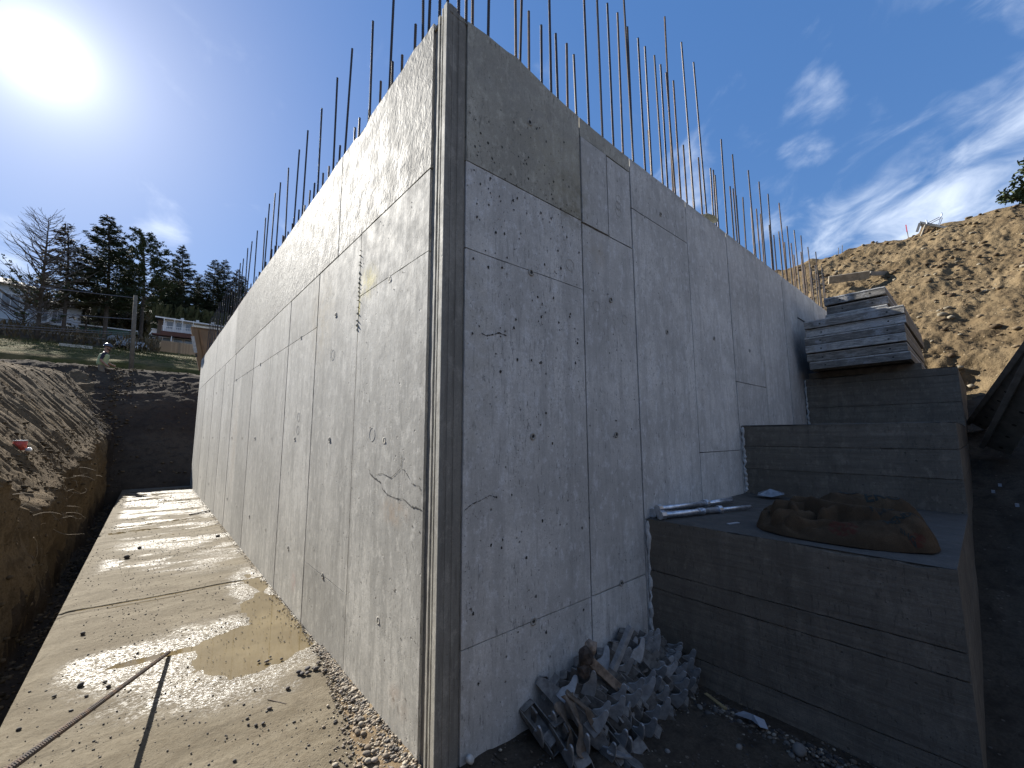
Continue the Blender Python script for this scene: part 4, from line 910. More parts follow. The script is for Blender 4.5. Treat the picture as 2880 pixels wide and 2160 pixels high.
for _ in range(3600):
    x = .1+1.7*rs.rand(); y = -1.7*rs.rand()**.8-.02; s = .003+.008*rs.rand()**2.6+(.010*rs.rand() if rs.rand() < .03 else 0)
    pts.append((x, y, float(lerp1(x, RX, RZ))+s*.2)); szs.append(s)
for _ in range(1400):
    x = 1.66-abs(rs.randn())*.07; y = -1.6*rs.rand(); s = .004+.012*rs.rand()**2; pts.append((x, y, float(lerp1(x, RX, RZ))+s*.3)); szs.append(s)
scatter('gravel', pts, szs, GD+[GM[0], GM[2], GM[3]], 'dark gravel and clods on the shaded soil beside the step', 'gravel', 3)
hv = np.empty(len(hill.data.vertices)*3); hill.data.vertices.foreach_get('co', hv); hv = hv.reshape(-1, 3)
sel = hv[(hv[:, 0] > 10.0) & (hv[:, 0] < 17.2) & (hv[:, 1] > -4) & (hv[:, 1] < 4)]
pts = []; szs = []
for _ in range(2900):
    p = sel[rs.randint(len(sel))]; s = .010+.085*rs.rand()**7; pts.append((p[0]+rs.randn()*.02, p[1]+rs.randn()*.02, p[2]+s*.25)); szs.append(s)
HM = [simple('hill_stone%d' % i, c, .95, spec=.1, var=.3, scale=20, bump=.01) for i, c in enumerate([(.12, .088, .054), (.16, .122, .078), (.085, .062, .040), (.22, .19, .14)])]
scatter('clods', pts, szs, HM, 'clods and pebbles strewn over the sunlit dirt hill', 'clods', 4)
bv = np.empty(len(bank.data.vertices)*3); bank.data.vertices.foreach_get('co', bv); bv = bv.reshape(-1, 3)
selb = bv[(bv[:, 0] < -1.98) & (bv[:, 0] > -4.5) & (bv[:, 1] > 2) & (bv[:, 1] < 20)]
pts = []; szs = []
for _ in range(4200):
    p = selb[rs.randint(len(selb))]; s = .008+.035*rs.rand()**4; pts.append((p[0], p[1], p[2]+s*.2)); szs.append(s)
self_ = bv[(bv[:, 0] < -1.5) & (bv[:, 0] > -1.95) & (bv[:, 1] < 14.5)]
for _ in range(2200):
    p = self_[rs.randint(len(self_))]; s = .006+.03*rs.rand()**3; pts.append((p[0], p[1], p[2]+s*.2)); szs.append(s)
selc = bv[(bv[:, 0] > -3) & (bv[:, 1] > 14.5)]
for _ in range(1600):
    p = selc[rs.randint(len(selc))]; s = .01+.06*rs.rand()**3; pts.append((p[0], p[1], p[2]+s*.2)); szs.append(s)
BMt = [simple('bank_clod%d' % i, c, 1.0, spec=.03, var=.3, scale=20, bump=.01) for i, c in enumerate([(.10, .075, .047), (.15, .115, .075), (.06, .046, .03)])]
scatter('clods', pts, szs, BMt, 'clods lying on the raked left bank of the trench', 'clods', 5)
used_lab = set()
def stone(x, y, z, s, mat, label, group, sq=(1, 1, 1)):
    me = ROCKS[random.randrange(6)].copy(); me.materials.append(mat)
    o = link('stone', me); o.location = (x, y, z); o.scale = (s*sq[0], s*sq[1], s*sq[2]); o.rotation_euler = (random.uniform(-.3, .3), random.uniform(-.3, .3), random.random()*6)
    tag(o, label, 'stone', group); return o
rd = random.Random(12)
for k in range(46):      # the bigger cobbles in the gravel strip
    y = .05+.9*rd.random(); wid = float(lerp1(y, [0, .4, 1.0], [.24, .17, .06])); x = -.012-wid*rd.random(); s = rd.uniform(.011, .021)
    stone(x, y, .018+s*.3, s, M_STONE, 'rounded brown cobble in the gravel strip at the foot of the sunlit wall', 'cobbles in the gravel strip')
for k in range(34):
    t_ = rd.random(); x = 1.62-rd.random()*.16 if k < 20 else rd.uniform(.9, 1.6); y = -.25-1.25*rd.random(); s = rd.uniform(.012, .024)
    stone(x, y, float(lerp1(x, RX, RZ))+s*.35, s, M_STS, 'small grey stone on the dark soil below the first step', 'grey stones on the shaded soil')
stone(1.50, -.95, -.055, .045, M_STS, 'largest grey cobble on the dark soil under the first step', None)
stone(1.42, -1.24, -.04, .085, M_STD, 'big dark boulder half buried at the foot of the first step', None)
stone(1.62, -.30, -.06, .03, M_STS, 'pale flat stone at the right end of the clamp pile', None)
stone(.165, -.035, .045, .030, simple('chalky', (.62, .60, .55), .8), 'white chip of concrete at the very foot of the wall corner', None, (.8, .8, 1.4))
for k, (x, y, s) in enumerate([(-1.23, 2.03, .020), (-1.12, 1.98, .012), (-1.10, 1.90, .014), (-1.19, 1.86, .011), (-1.33, 1.98, .011), (-.98, 2.30, .010), (-.37, 1.62, .013), (-.33, 1.58, .015), (-.30, 1.63, .010), (-.25, 1.55, .012), (-1.30, 2.95, .022), (-1.13, 5.4, .045), (-1.02, 5.9, .03), (-.42, 1.03, .014), (-.50, .93, .010), (-.47, .92, .010), (-.53, .96, .009), (-.45, 1.28, .009), (-.15, 6.0, .03), (-.62, .72, .009), (-.30, 1.16, .018), (-1.42, 1.7, .012)]):
    stone(x, y, .006+s*.4, s, M_STD, 'dark wet stone lying loose on the footing slab', 'dark stones on the slab')
for k in range(12):
    x = -.02-.22*rd.random(); y = 1.18+.16*rd.random(); s = rd.uniform(.012, .02); stone(x, y, .01+s*.4, s, M_STD, 'dark gravel stone in the heap where the puddle meets the wall', 'dark stones heaped by the puddle')
# bigger pale rocks on the hill
def hz(x, y):
    k = np.argmin((hv[:, 0]-x)**2+(hv[:, 1]-y)**2); return hv[k, 2]
for k in range(26):
    x = rd.uniform(10.3, 16.6); y = rd.uniform(-3.6, 1.8); s = rd.uniform(.03, .075); z = hz(x, y)
    stone(x, y, z+s*.2, s, HM[3] if k % 2 else HM[0], 'rock bedded in the loose dirt of the sunlit hill', 'rocks on the dirt hill', (1.2, 1, .8))
# ------------------------------------------------------------------ small litter
def scrap(name, pts, z, mat, label, cat, lift=.012, seed=0):
    rd = random.Random(seed); n = len(pts); c = (sum(p[0] for p in pts)/n, sum(p[1] for p in pts)/n)
    vs = [(p[0], p[1], z+lift*rd.random()) for p in pts]+[(c[0], c[1], z+lift*1.4)]; m = MB().add(vs, [(i, (i+1) % n, n) for i in range(n)]); o = m.build(name, mat)
    md = o.modifiers.new('thickness', 'SOLIDIFY'); md.thickness = .002; tag(o, label, cat)
M_WHITE = simple('white_plastic', (.36, .38, .41), .4, var=.1)
scrap('plastic_scrap', [(1.57, -.62), (1.60, -.66), (1.61, -.76), (1.57, -.79), (1.545, -.76), (1.575, -.71)], -.075, M_WHITE, 'torn white plastic scrap on the soil at the foot of the step', 'plastic scrap', .03, 1)
scrap('plastic_scrap', [(1.20, -1.30), (1.22, -1.36), (1.18, -1.42), (1.15, -1.37)], -.05, M_WHITE, 'small white plastic scrap on the soil nearest the camera', 'plastic scrap', .02, 2)
scrap('plastic_bag', [(3.36, -.22), (3.45, -.20), (3.55, -.27), (3.58, -.38), (3.45, -.42), (3.38, -.33)], .905, simple('clear_plastic', (.22, .24, .26), .25, var=.3), 'crumpled clear plastic bag at the back of the first step', 'plastic bag', .05, 3)
M_WOOD = simple('raw_wood', (.36, .27, .13), .8, scale=30)
tag(MB().beam((1.66, -.42, -.085), (1.60, -.56, -.083), .022, .008).build('wood_splinter', M_WOOD), 'yellow splinter of wood on the soil by the step', 'wood splinter')
tag(MB().beam((1.95, -.50, .893), (2.05, -.53, .893), .02, .006).build('wood_splinter', M_WHITE), 'pale sliver lying on the first step beside the pipe braces', 'wood splinter')
tag(MB().beam((-.35, 8.4, .02), (-.02, 8.6, .03), .03, .02).build('wood_offcut', simple('wet_wood', (.05, .04, .03), .6)), 'dark wet wood offcut by the wall far along the slab', 'wood offcut')
tag(MB().beam((-.41, 1.13, .008), (-.34, 1.02, .006), .004, .003).build('twig', M_RBD), 'thin twig beside the dark stone on the slab', 'twig')
# spray can and cup on the left bank
can = empty('marking_can', (-3.0, 11.15, .0), 'red can with a white lid lying on the left bank', 'can')
def bz(x, y): k = np.argmin((bv[:, 0]-x)**2+(bv[:, 1]-y)**2); return float(bv[k, 2])
gx, gy = -2.33, 6.8; can.location = (gx, gy, bz(gx, gy)-.01)
MB().tube([(0, 0, 0), (0, 0, .12)], .065, 16).build('body', simple('red_print', (.42, .06, .04), .45), can, True); MB().tube([(0, 0, .121), (0, 0, .135)], .067, 16).build('lid', simple('white_lid', (.6, .6, .6), .5), can, True)
MB().tube([(.07, -.05, .0), (.11, -.06, .015)], .028, 12).build('spout', simple('white_lid2', (.6, .6, .6), .5), can, True)
# roots sticking out of the bank
M_ROOT = simple('dry_root', (.22, .17, .11), .9)
for k in range(26):
    y = rd.uniform(3.6, 9.5); x = float(lipx(np.array([y]))[0])+rd.uniform(-.12, .03); z = float(lipz(np.array([y]))) - rd.uniform(.0, .55) + .05
    p = Vector((x, y, z)); d = Vector((rd.uniform(.3, 1), rd.uniform(-.8, .8), rd.uniform(-.5, .6))); pts = [p]
    for _ in range(5): d += Vector((rd.gauss(0, .35), rd.gauss(0, .35), rd.gauss(-.15, .3))); pts.append(pts[-1]+d.normalized()*rd.uniform(.03, .075))
    tag(MB().tube(pts, [.0045*(1-i/7) for i in range(6)], 5).build('root', M_ROOT), 'dry root poking out of the cut face of the left bank', 'root', 'roots in the left bank')
# ------------------------------------------------------------------ things on the dirt hill
M_OLD = simple('old_timber', (.30, .255, .19), .85, scale=10, bump=.004); M_OLD2 = simple('grey_timber', (.24, .225, .20), .85, scale=10, bump=.004)
def thingbeam(name, p, q, w, h, mat, label, cat, up=(0, 0, 1)):
    o = MB().beam(p, q, w, h, up).build(name, mat, bevel=.004); return tag(o, label, cat)
thingbeam('timber_plank', (13.55, .88, 6.00-.05), (14.0, .03, 5.98), .05, .22, M_OLD, 'broad pale plank half buried across the dirt hill, above the form stack', 'plank', (-.6, 0, 1))
thingbeam('timber_plank', (14.0, .0, 6.0), (14.5, -.30, 6.05), .05, .12, M_OLD2, 'short dark board end sticking out right of the broad pale plank', 'plank', (-.6, 0, 1))
thingbeam('timber_batten', (13.7, 1.35, 6.12), (13.9, .70, 6.13), .05, .025, M_OLD, 'thin light batten on the hill behind the last bars of the wall', 'batten')
pk = MB().beam((16.8, -.69, 7.6), (16.8, -.665, 8.16), .04, .02, (0, 1, 0)).build('survey_stake', M_OLD); tag(pk, 'survey stake with a pink painted top on the crest of the hill', 'stake')
MB().beam((16.79, -.6705, 7.93), (16.79, -.6655, 8.17), .044, .024, (0, 1, 0)).build('painted_top', simple('pink_paint', (.75, .08, .14), .6), pk)
for k, (yy, hh) in enumerate(((1.02, .10), (1.13, .05))):
    thingbeam('peg', (16.9, yy, 7.8), (16.9, yy-.03, 8.02+hh), .03, .02, M_OLD2, ['taller grey peg left on the far left of the hill crest', 'shorter grey peg left on the far left of the hill crest'][k], 'peg', (0, 1, 0))
tb = empty('form_table', (16.6, -1.2, 7.87), 'grey formwork table tipped over on the crest of the hill, rods sticking up behind', 'form table')
def T(y, z, x=0): return (x, y+1.2, z-7.8)
q0, q1, q2, q3 = T(-1.00, 8.02), T(-1.56, 7.62), T(-.90, 7.72), T(-1.44, 7.48)
M_TOPG = simple('table_top', (.15, .155, .155), .6, scale=10); M_UND = simple('table_under', (.20, .14, .08), .8)
m = MB(); a, b, c, d = [Vector(v) for v in (q0, q1, q2, q3)]; back = Vector((.7, 0, .12))
m.add([a, b, b+back, a+back, a+Vector((0, .02, -.06)), b+Vector((0, .02, -.06)), b+back+Vector((0, .02, -.06)), a+back+Vector((0, .02, -.06))], [(0, 1, 2, 3), (7, 6, 5, 4), (0, 4, 5, 1), (1, 5, 6, 2), (2, 6, 7, 3), (3, 7, 4, 0)]); m.build('table_top', M_TOPG, tb)
MB().beam(a+Vector((.02, .01, -.05)), c+Vector((.02, .0, 0)), .05, .06).build('end_rail', M_TOPG, tb)
m = MB(); m.add([a+Vector((.30, 0, -.08)), b+Vector((.30, 0, -.05)), d+Vector((.2, 0, -.05)), c+Vector((.30, 0, -.03))], [(0, 1, 2, 3)]); m.build('underside', M_UND, tb)
for f in (.30, .55, .78): MB().beam(a.lerp(b, f)+Vector((.12, 0, -.07)), c.lerp(d, f)+Vector((.12, 0, .0)), .04, .05).build('joist', M_UND, tb)
MB().beam(T(-1.10, 7.84, -.05), T(-.975, 7.50, -.10), .035, .025).build('prop_leg', simple('new_wood', (.50, .44, .33), .8), tb)
for p_, q_ in ((T(-1.16, 7.90), T(-1.42, 7.985)), (T(-1.22, 7.86), T(-1.47, 7.945)), (T(-1.39, 7.72), T(-1.475, 7.93)), (T(-1.37, 7.75), T(-1.46, 8.03))): MB().tube([p_, q_], .011, 6).build('rod', M_GAL, tb)
MB().tube([T(-1.455, 7.98), T(-1.475, 8.05), T(-1.468, 8.10)], .019, 8).build('rod_head', M_GAL, tb); MB().tube([T(-1.14, 7.88), T(-1.135, 8.0)], .02, 8).build('rod_head', M_GAL, tb)
thingbeam('stick', (16.9, -2.52, 7.55), (16.95, -2.66, 7.80), .025, .02, simple('stick', (.5, .48, .42), .8), 'pale stick poking up on the crest beside the pine', 'stick', (0, 1, 0))
# two drilled walers leaning at the right edge
M_WAL = simple('waler_wood', (.24, .22, .19), .85, scale=8, bump=.004)
def waler(p, q, w, label):
    p, q = Vector(p), Vector(q); root = empty('timber_waler', p, label, 'timber waler', 'timber walers leaning by the steps'); d = q-p; u = d.normalized(); n = Vector((-.95, .15, -.1)); n = (n-u*n.dot(u)).normalized(); s_ = u.cross(n)
    MB().beam((0, 0, 0), d, .05, w, s_.cross(u)*-1).build('web_board', M_WAL, root, bevel=.003) if 0 else None
    m = MB(); X = u; 
    def bx(s0, s1, n0, n1, nm, mat):
        vs = [X*l_+s_*s__+n*n_ for l_ in (0, d.length) for s__, n_ in ((s0, n0), (s1, n0), (s1, n1), (s0, n1))]
        MB().add(vs, [(0, 1, 2, 3), (7, 6, 5, 4), (0, 4, 5, 1), (1, 5, 6, 2), (2, 6, 7, 3), (3, 7, 4, 0)]).build(nm, mat, root, bevel=.003)
    bx(-w/2, w/2, 0, .04, 'web_board', M_WAL); bx(-w/2-.002, -w/2+.045, .041, .085, 'flange', M_WAL); 
    for k in range(9):
        c_ = X*(.10+.26*k)+s_*(w*.12)+n*.0415
        MB().add([c_+X*.02*math.cos(i*.785)+s_*.02*math.sin(i*.785) for i in range(8)], [tuple(range(8))]).build('bolt_hole', pit_m, root)
waler((7.25, -1.66, 1.62), (4.9, -2.22, 2.46), .19, 'drilled timber waler leaning at the right edge, the upper and flatter of two')
waler((6.3, -1.78, 1.33), (4.3, -2.25, 2.42), .24, 'drilled timber waler leaning at the right edge, the lower and steeper of two')
for k, (x, y, z) in enumerate(((5.4, -1.75, .98), (5.2, -1.70, .93), (4.9, -1.83, .85))):
    tag(MB().box((-.03, -.012, -.012), (.03, .012, .012)).build('litter', M_WHITE), ['small pale chip on the dark slope right of the footing, upper', 'small pale chip on the dark slope right of the footing, lower', 'flat pale scrap on the dark slope right of the footing'][k], 'litter').location = (x, y, z)
# plastic on top of the wall
scrap('plastic_sheet', [(3.25, .02), (3.40, -.01), (3.55, .03), (3.58, .14), (3.40, .18), (3.28, .12)], 3.76, simple('dull_plastic', (.20, .22, .20), .4, var=.3), 'crumpled dull plastic caught among the bars on the wall top', 'plastic', .11, 5)

# ------------------------------------------------------------------ yellow crate-like form beyond the far end of the wall
M_TAN = simple('varnished_form', (.20, .115, .05), .6, var=.2, scale=2); M_TAN2 = simple('varnished_form_dark', (.22, .115, .045), .6, scale=3)
bxr = empty('timber_container', (-.16, 14.9, 3.95), 'tan timber box form with a pale top edge beyond the far end of the wall', 'box form')
def lf(x, y, z): return (x+.16, y-14.9, z-3.95)
front = [lf(-.26, 14.75, 4.98), lf(2.6, 15.6, 5.2), lf(2.6, 15.4, 3.2), lf(.05, 14.75, 3.6)]
MB().add(front+[(x, y+.08, z) for x, y, z in front], [(0, 3, 2, 1), (4, 5, 6, 7), (0, 1, 5, 4), (1, 2, 6, 5), (2, 3, 7, 6), (3, 0, 4, 7)]).build('side_panel', M_TAN, bxr)
for k in range(9):
    t = .06+k*.10; a = Vector(front[0]).lerp(Vector(front[1]), t); b = Vector(front[3]).lerp(Vector(front[2]), t); MB().beam(a+Vector((0, -.03, -.06)), b+Vector((0, -.03, 0)), .04, .05).build('batten', M_TAN if k % 3 else M_TAN2, bxr)
MB().beam(Vector(front[0])+Vector((-.01, 0, .03)), Vector(front[1])+Vector((0, 0, .03)), .12, .06).build('top_edge', simple('pale_edge', (.62, .58, .48), .6), bxr)
MB().beam(Vector(front[0])+Vector((-.03, .04, 0)), Vector(front[3])+Vector((-.03, .04, 0)), .16, .07).build('end_board', M_TAN, bxr)
MB().beam(Vector(front[0]).lerp(Vector(front[3]), .22)+Vector((-.065, -.05, 0)), Vector(front[0]).lerp(Vector(front[3]), .60)+Vector((-.065, -.05, 0)), .008, .085).build('paper_label', simple('paper_label', (.42, .40, .37), .6), bxr)
MB().beam(Vector(front[0]).lerp(Vector(front[3]), .62)+Vector((-.065, -.05, 0)), Vector(front[0]).lerp(Vector(front[3]), .70)+Vector((-.065, -.05, 0)), .006, .05).build('dark_slot', pit_m, bxr)

# ------------------------------------------------------------------ worker behind the far bank
def skin_body(name, joints, bones, mat, root=0, sub=2):
    me = bpy.data.meshes.new(name); me.from_pydata([j[0] for j in joints], bones, []); o = bpy.data.objects.new(name, me); COL.objects.link(o)
    m = o.modifiers.new('skin', 'SKIN'); m.use_smooth_shade = True
    for i, j in enumerate(joints): me.skin_vertices[0].data[i].radius = j[1] if isinstance(j[1], tuple) else (j[1], j[1]); me.skin_vertices[0].data[i].use_root = (i == root)
    s_ = o.modifiers.new('sub', 'SUBSURF'); s_.levels = sub; s_.render_levels = sub
    dg = bpy.context.evaluated_depsgraph_get(); dg.update(); me2 = bpy.data.meshes.new_from_object(o.evaluated_get(dg)); bpy.data.objects.remove(o)
    me2.name = name; me2.materials.clear(); me2.materials.append(mat); me2.polygons.foreach_set('use_smooth', [True]*len(me2.polygons)); return me2
M_SKIN = simple('skin', (.30, .17, .11), .6, var=.1); M_NAVY = simple('navy_shirt', (.022, .024, .035), .9, var=.2); M_KHAKI = simple('khaki_trousers', (.17, .14, .10), .9, var=.15)
M_VEST = simple('hi_vis_vest', (.36, .40, .20), .8, var=.1); M_HELM = simple('dark_helmet', (.05, .052, .07), .3, var=.1); M_BOOT = simple('boots', (.05, .035, .025), .8)
wk = empty('person', (-2.62, 19.95, 3.16), 'worker in a dark hard hat and pale yellow safety vest walking behind the far bank', 'person', rz=R(-90))
# local: faces +Y, right is +X ; torso leans slightly forward
J = [((0, 0, .95), (.15, .11)), ((0, .02, 1.15), (.145, .105)), ((0, .05, 1.38), (.17, .11)), ((0, .08, 1.52), (.06, .06)), ((0, .11, 1.63), (.085, .095)), ((0, .12, 1.74), (.075, .09)),
     ((.19, .05, 1.43), .062), ((.25, -.02, 1.16), .047), ((.27, .16, .98), .036), ((.27, .24, .93), .035),
     ((-.19, .06, 1.43), .062), ((-.26, .10, 1.17), .047), ((-.22, .30, 1.05), .036), ((-.21, .38, 1.02), .035),
     ((.09, .0, .88), .095), ((.11, .14, .50), .065), ((.11, .08, .10), .045), ((.11, .20, .04), .04),
     ((-.09, .0, .88), .095), ((-.11, -.02, .50), .065), ((-.11, -.22, .13), .045), ((-.11, -.12, .05), .04)]
Bn = [(0, 1), (1, 2), (2, 3), (3, 4), (4, 5), (2, 6), (6, 7), (7, 8), (8, 9), (2, 10), (10, 11), (11, 12), (12, 13), (0, 14), (14, 15), (15, 16), (16, 17), (0, 18), (18, 19), (19, 20), (20, 21)]
bme = skin_body('body', J, Bn, M_SKIN)
for mm in (M_NAVY, M_KHAKI, M_BOOT): bme.materials.append(mm)
for p_ in bme.polygons:
    c_ = p_.center
    fore = abs(c_.x) > .17 and c_.z < 1.20 and c_.z > .85
    p_.material_index = 0 if c_.z > 1.49 or fore else (1 if c_.z > 1.0 else (2 if c_.z > .13 else 3))
body = link('body', bme, None, wk)
JV = [((0, -.0, .93), (.215, .175)), ((0, .02, 1.14), (.215, .170)), ((0, .045, 1.34), (.24, .175)), ((0, .065, 1.47), (.19, .14))]
link('safety_vest', skin_body('safety_vest', JV, [(0, 1), (1, 2), (2, 3)], M_VEST), None, wk)
for z_ in (1.12, 1.27):
    n = 20; vs = []
    for hh in (0, .05):
        for k in range(n): a = 2*math.pi*k/n; vs.append((.172*math.cos(a), .02+(z_-1.16)*.15+.138*math.sin(a), z_+hh))
    MB().add(vs, [(k, (k+1) % n, n+(k+1) % n, n+k) for k in range(n)]).build('reflective_band', simple('reflective', (.55, .56, .56), .3), wk)
m = MB(); n = 18; vs = []; rings = [(.155, 0), (.125, .005), (.122, .05), (.10, .09), (.06, .118), (.015, .128)]
for rr_, zz_ in rings:
    for k in range(n): a = 2*math.pi*k/n; vs.append((rr_*math.cos(a)*.92, rr_*math.sin(a)*1.05+(.02 if zz_ == 0 else 0), zz_))
m.add(vs, [(j*n+k, j*n+(k+1) % n, (j+1)*n+(k+1) % n, (j+1)*n+k) for j in range(5) for k in range(n)]+[tuple(5*n+k for k in range(n))])
o = m.build('hard_hat', M_HELM, wk, True); o.location = (0, .11, 1.735); o.rotation_euler = (R(-8), 0, 0)
MB().tube([(0, .205, 1.68), (0, .225, 1.655), (0, .205, 1.645)], [.012, .018, .010], 6).build('nose', M_SKIN, wk, True)
MB().tube([(-.07, .10, 1.65), (-.07, .18, 1.60), (0, .20, 1.585), (.07, .18, 1.60), (.07, .10, 1.65)], .02, 6).build('beard', simple('dark_hair', (.03, .02, .015), .9), wk, True)

# ------------------------------------------------------------------ pole and its wires
pole = empty('utility_pole', (-2.19, 32.28, 4.6), 'pale wooden pole with four wires standing beyond the far bank', 'pole')
MB().tube([(0, 0, 0), (-.2, -.01, 5.6)], [.13, .095], 14).build('post', simple('pole_wood', (.15, .12, .085), .85, scale=6, bump=.01), pole, True)
M_WIRE = simple('wire', (.20, .19, .19), .4, .6)
for k, (z0, z1, r_w) in enumerate(((10.05, 9.52, .022), (8.69, 8.05, .020), (7.83, 7.22, .018), (7.72, 7.08, .018))):
    a = Vector((-2.30, 32.28, z0)); b = Vector((-7.6, 31.66, z1)); e = a+(b-a)*5.2; pts = []
    for i in range(25):
        t = i/24; p_ = a.lerp(e, t); p_.z = a.z+(b.z-a.z)*5.2*t - .25*0 + (z1-z0)*0; p_.z = a.z + (b.z-a.z)*(t*5.2)*(1-t*.75); pts.append(p_-a)
    w = MB().tube(pts, r_w, 5).build('power_line', M_WIRE); w.location = a
    tag(w, ['uppermost wire running left from the pole top', 'second wire down, running left from the pole', 'upper of the two low wires running left from the pole', 'lowest wire running left from the pole'][k], 'wire', 'wires on the pole')

# ------------------------------------------------------------------ trees
def leafmat(name, c, c2):
    m = Mat(name, .8, 0, .2); n = m.noise(1.2, 5, .7); m.col(m.mix(m.ramp(n, .35, .65), c, c2)); return m.m
M_FIR = [leafmat('fir_needles', (.035, .052, .027), (.070, .085, .042)), leafmat('fir_needles_brown', (.085, .066, .036), (.060, .070, .036)), leafmat('pine_needles', (.045, .065, .030), (.085, .10, .045))]
M_BARK = simple('bark', (.075, .058, .045), .95, scale=4, bump=.03); M_DEADB = simple('bare_branch', (.10, .078, .062), .95)
def conifer(name, x, y, z, h, wid, label, group=None, kind='fir', seed=0, dens=1.0, bare=0.0, first=.18, lean=0.0, droop=.25, mat=0):
    rs = np.random.RandomState(seed+1000); root = empty(name, (x, y, z), label, 'tree', group); rd = random.Random(seed)
    tp = [(lean*h*t*t+.02*h*math.sin(t*5+seed)*t*.3, 0, h*t) for t in np.linspace(0, 1, 9)]
    MB().tube(tp, [max(.02, .013*h*(1-t)**.85+.02) for t in np.linspace(0, 1, 9)], 7).build('trunk', M_BARK, root, True)
    tx = lambda t: lean*h*t*t+.02*h*math.sin(t*5+seed)*t*.3
    LV = []; BR = MB(); nb = int(min(h, 22)*10*dens)
    for k in range(nb):
        t = first+(1-first)*(k/nb)**.92; zt = t*h; prof = (1-t)**.72 if kind == 'fir' else (.35+.65*math.sin(math.pi*min(1, (t-first)/(1-first)*.93+.12)))
        ln = wid*prof*rd.uniform(.55, 1.15)+.15; a = rd.uniform(0, 6.283); s_ = Vector((math.cos(a), math.sin(a), 0)); up = (.35 if kind == 'bare' else -droop*(1-t)+.12)+rd.uniform(-.12, .12)
        p = Vector((tx(t), 0, zt)); pts = [p]; nseg = 5
        for j in range(1, nseg+1):
            f = j/nseg; curve = up*f + (.35*f*f if kind != 'bare' else .5*f*f); pts.append(p+s_*ln*f+Vector((0, 0, ln*curve*.8))+Vector((rd.gauss(0, .02), rd.gauss(0, .02), rd.gauss(0, .02)))*ln)
        BR.tube(pts, [max(.012, .022*ln*(1-j/nseg*.8)) for j in range(nseg+1)], 3, False)
        if kind == 'bare' and rd.random() < .8:
            for j in (2, 3, 4):
                d = (s_+Vector((rd.gauss(0, .7), rd.gauss(0, .7), rd.uniform(0, .6)))).normalized(); BR.tube([pts[j], pts[j]+d*ln*.25, pts[j]+d*ln*.42+Vector((0, 0, .06*ln))], [.014, .011, .008], 3, False)
        if rd.random() < bare: continue
        if kind == 'bare' and t > .45: continue
        side = Vector((-s_.y, s_.x, 0)); nl = int(max(8, ln*34*dens)) if kind == 'fir' else int(max(3, ln*(12 if kind == 'pine' else 5)))
        for q in range(nl):
            f = rd.uniform(.12, 1.03)**.8 if kind == 'fir' else rd.uniform(.5, 1.05); i0 = min(int(f*nseg), nseg-1); b = pts[i0].lerp(pts[i0+1], f*nseg-i0)
            if kind == 'fir':
                sp = (1-f*.75)*ln*.30+.06; c_ = b+side*rd.uniform(-sp, sp)+Vector((0, 0, rd.uniform(-.16, .03)))
                d = (s_*.7+side*(rd.choice((-1, 1))*rd.uniform(.2, .9))+Vector((0, 0, rd.uniform(-.5, .05)))).normalized(); L_ = rd.uniform(.18, .40)*(.7+.3*ln/2); wv = rd.uniform(.04, .085)
                u = d.cross(Vector((rd.gauss(0, .5), rd.gauss(0, .5), 1))).normalized()*wv
                LV.append((c_-u*.4, c_+u*.4, c_+d*L_+u*.9, c_+d*L_*1.15-u*.6))
            else:
                c0_ = b+Vector((rd.gauss(0, .10), rd.gauss(0, .10), rd.gauss(.05, .09)))
                for _ in range(5):
                    d = Vector((rd.gauss(0, 1), rd.gauss(0, 1), rd.gauss(.3, .8))).normalized(); u = d.cross(Vector((rd.random(), rd.random(), rd.random()))).normalized()*rd.uniform(.02, .045); L_ = rd.uniform(.12, .22); LV.append((c0_-u, c0_+u, c0_+d*L_+u, c0_+d*L_-u))
    if LV:
        V = np.array([[list(v) for v in q] for q in LV]).reshape(-1, 3); F = np.arange(len(V)).reshape(-1, 4)
        cr_ = link('crown', mesh_np('crown', V, F), M_FIR[mat], root)
        BR.build('branches', M_DEADB if kind == 'bare' else M_BARK, root)
    else: BR.build('branches', M_DEADB, root)
    return root
def gz(x, y): return float(H(np.array([float(x)]), np.array([float(y)]))[0])
G = 'conifers on the far slope'
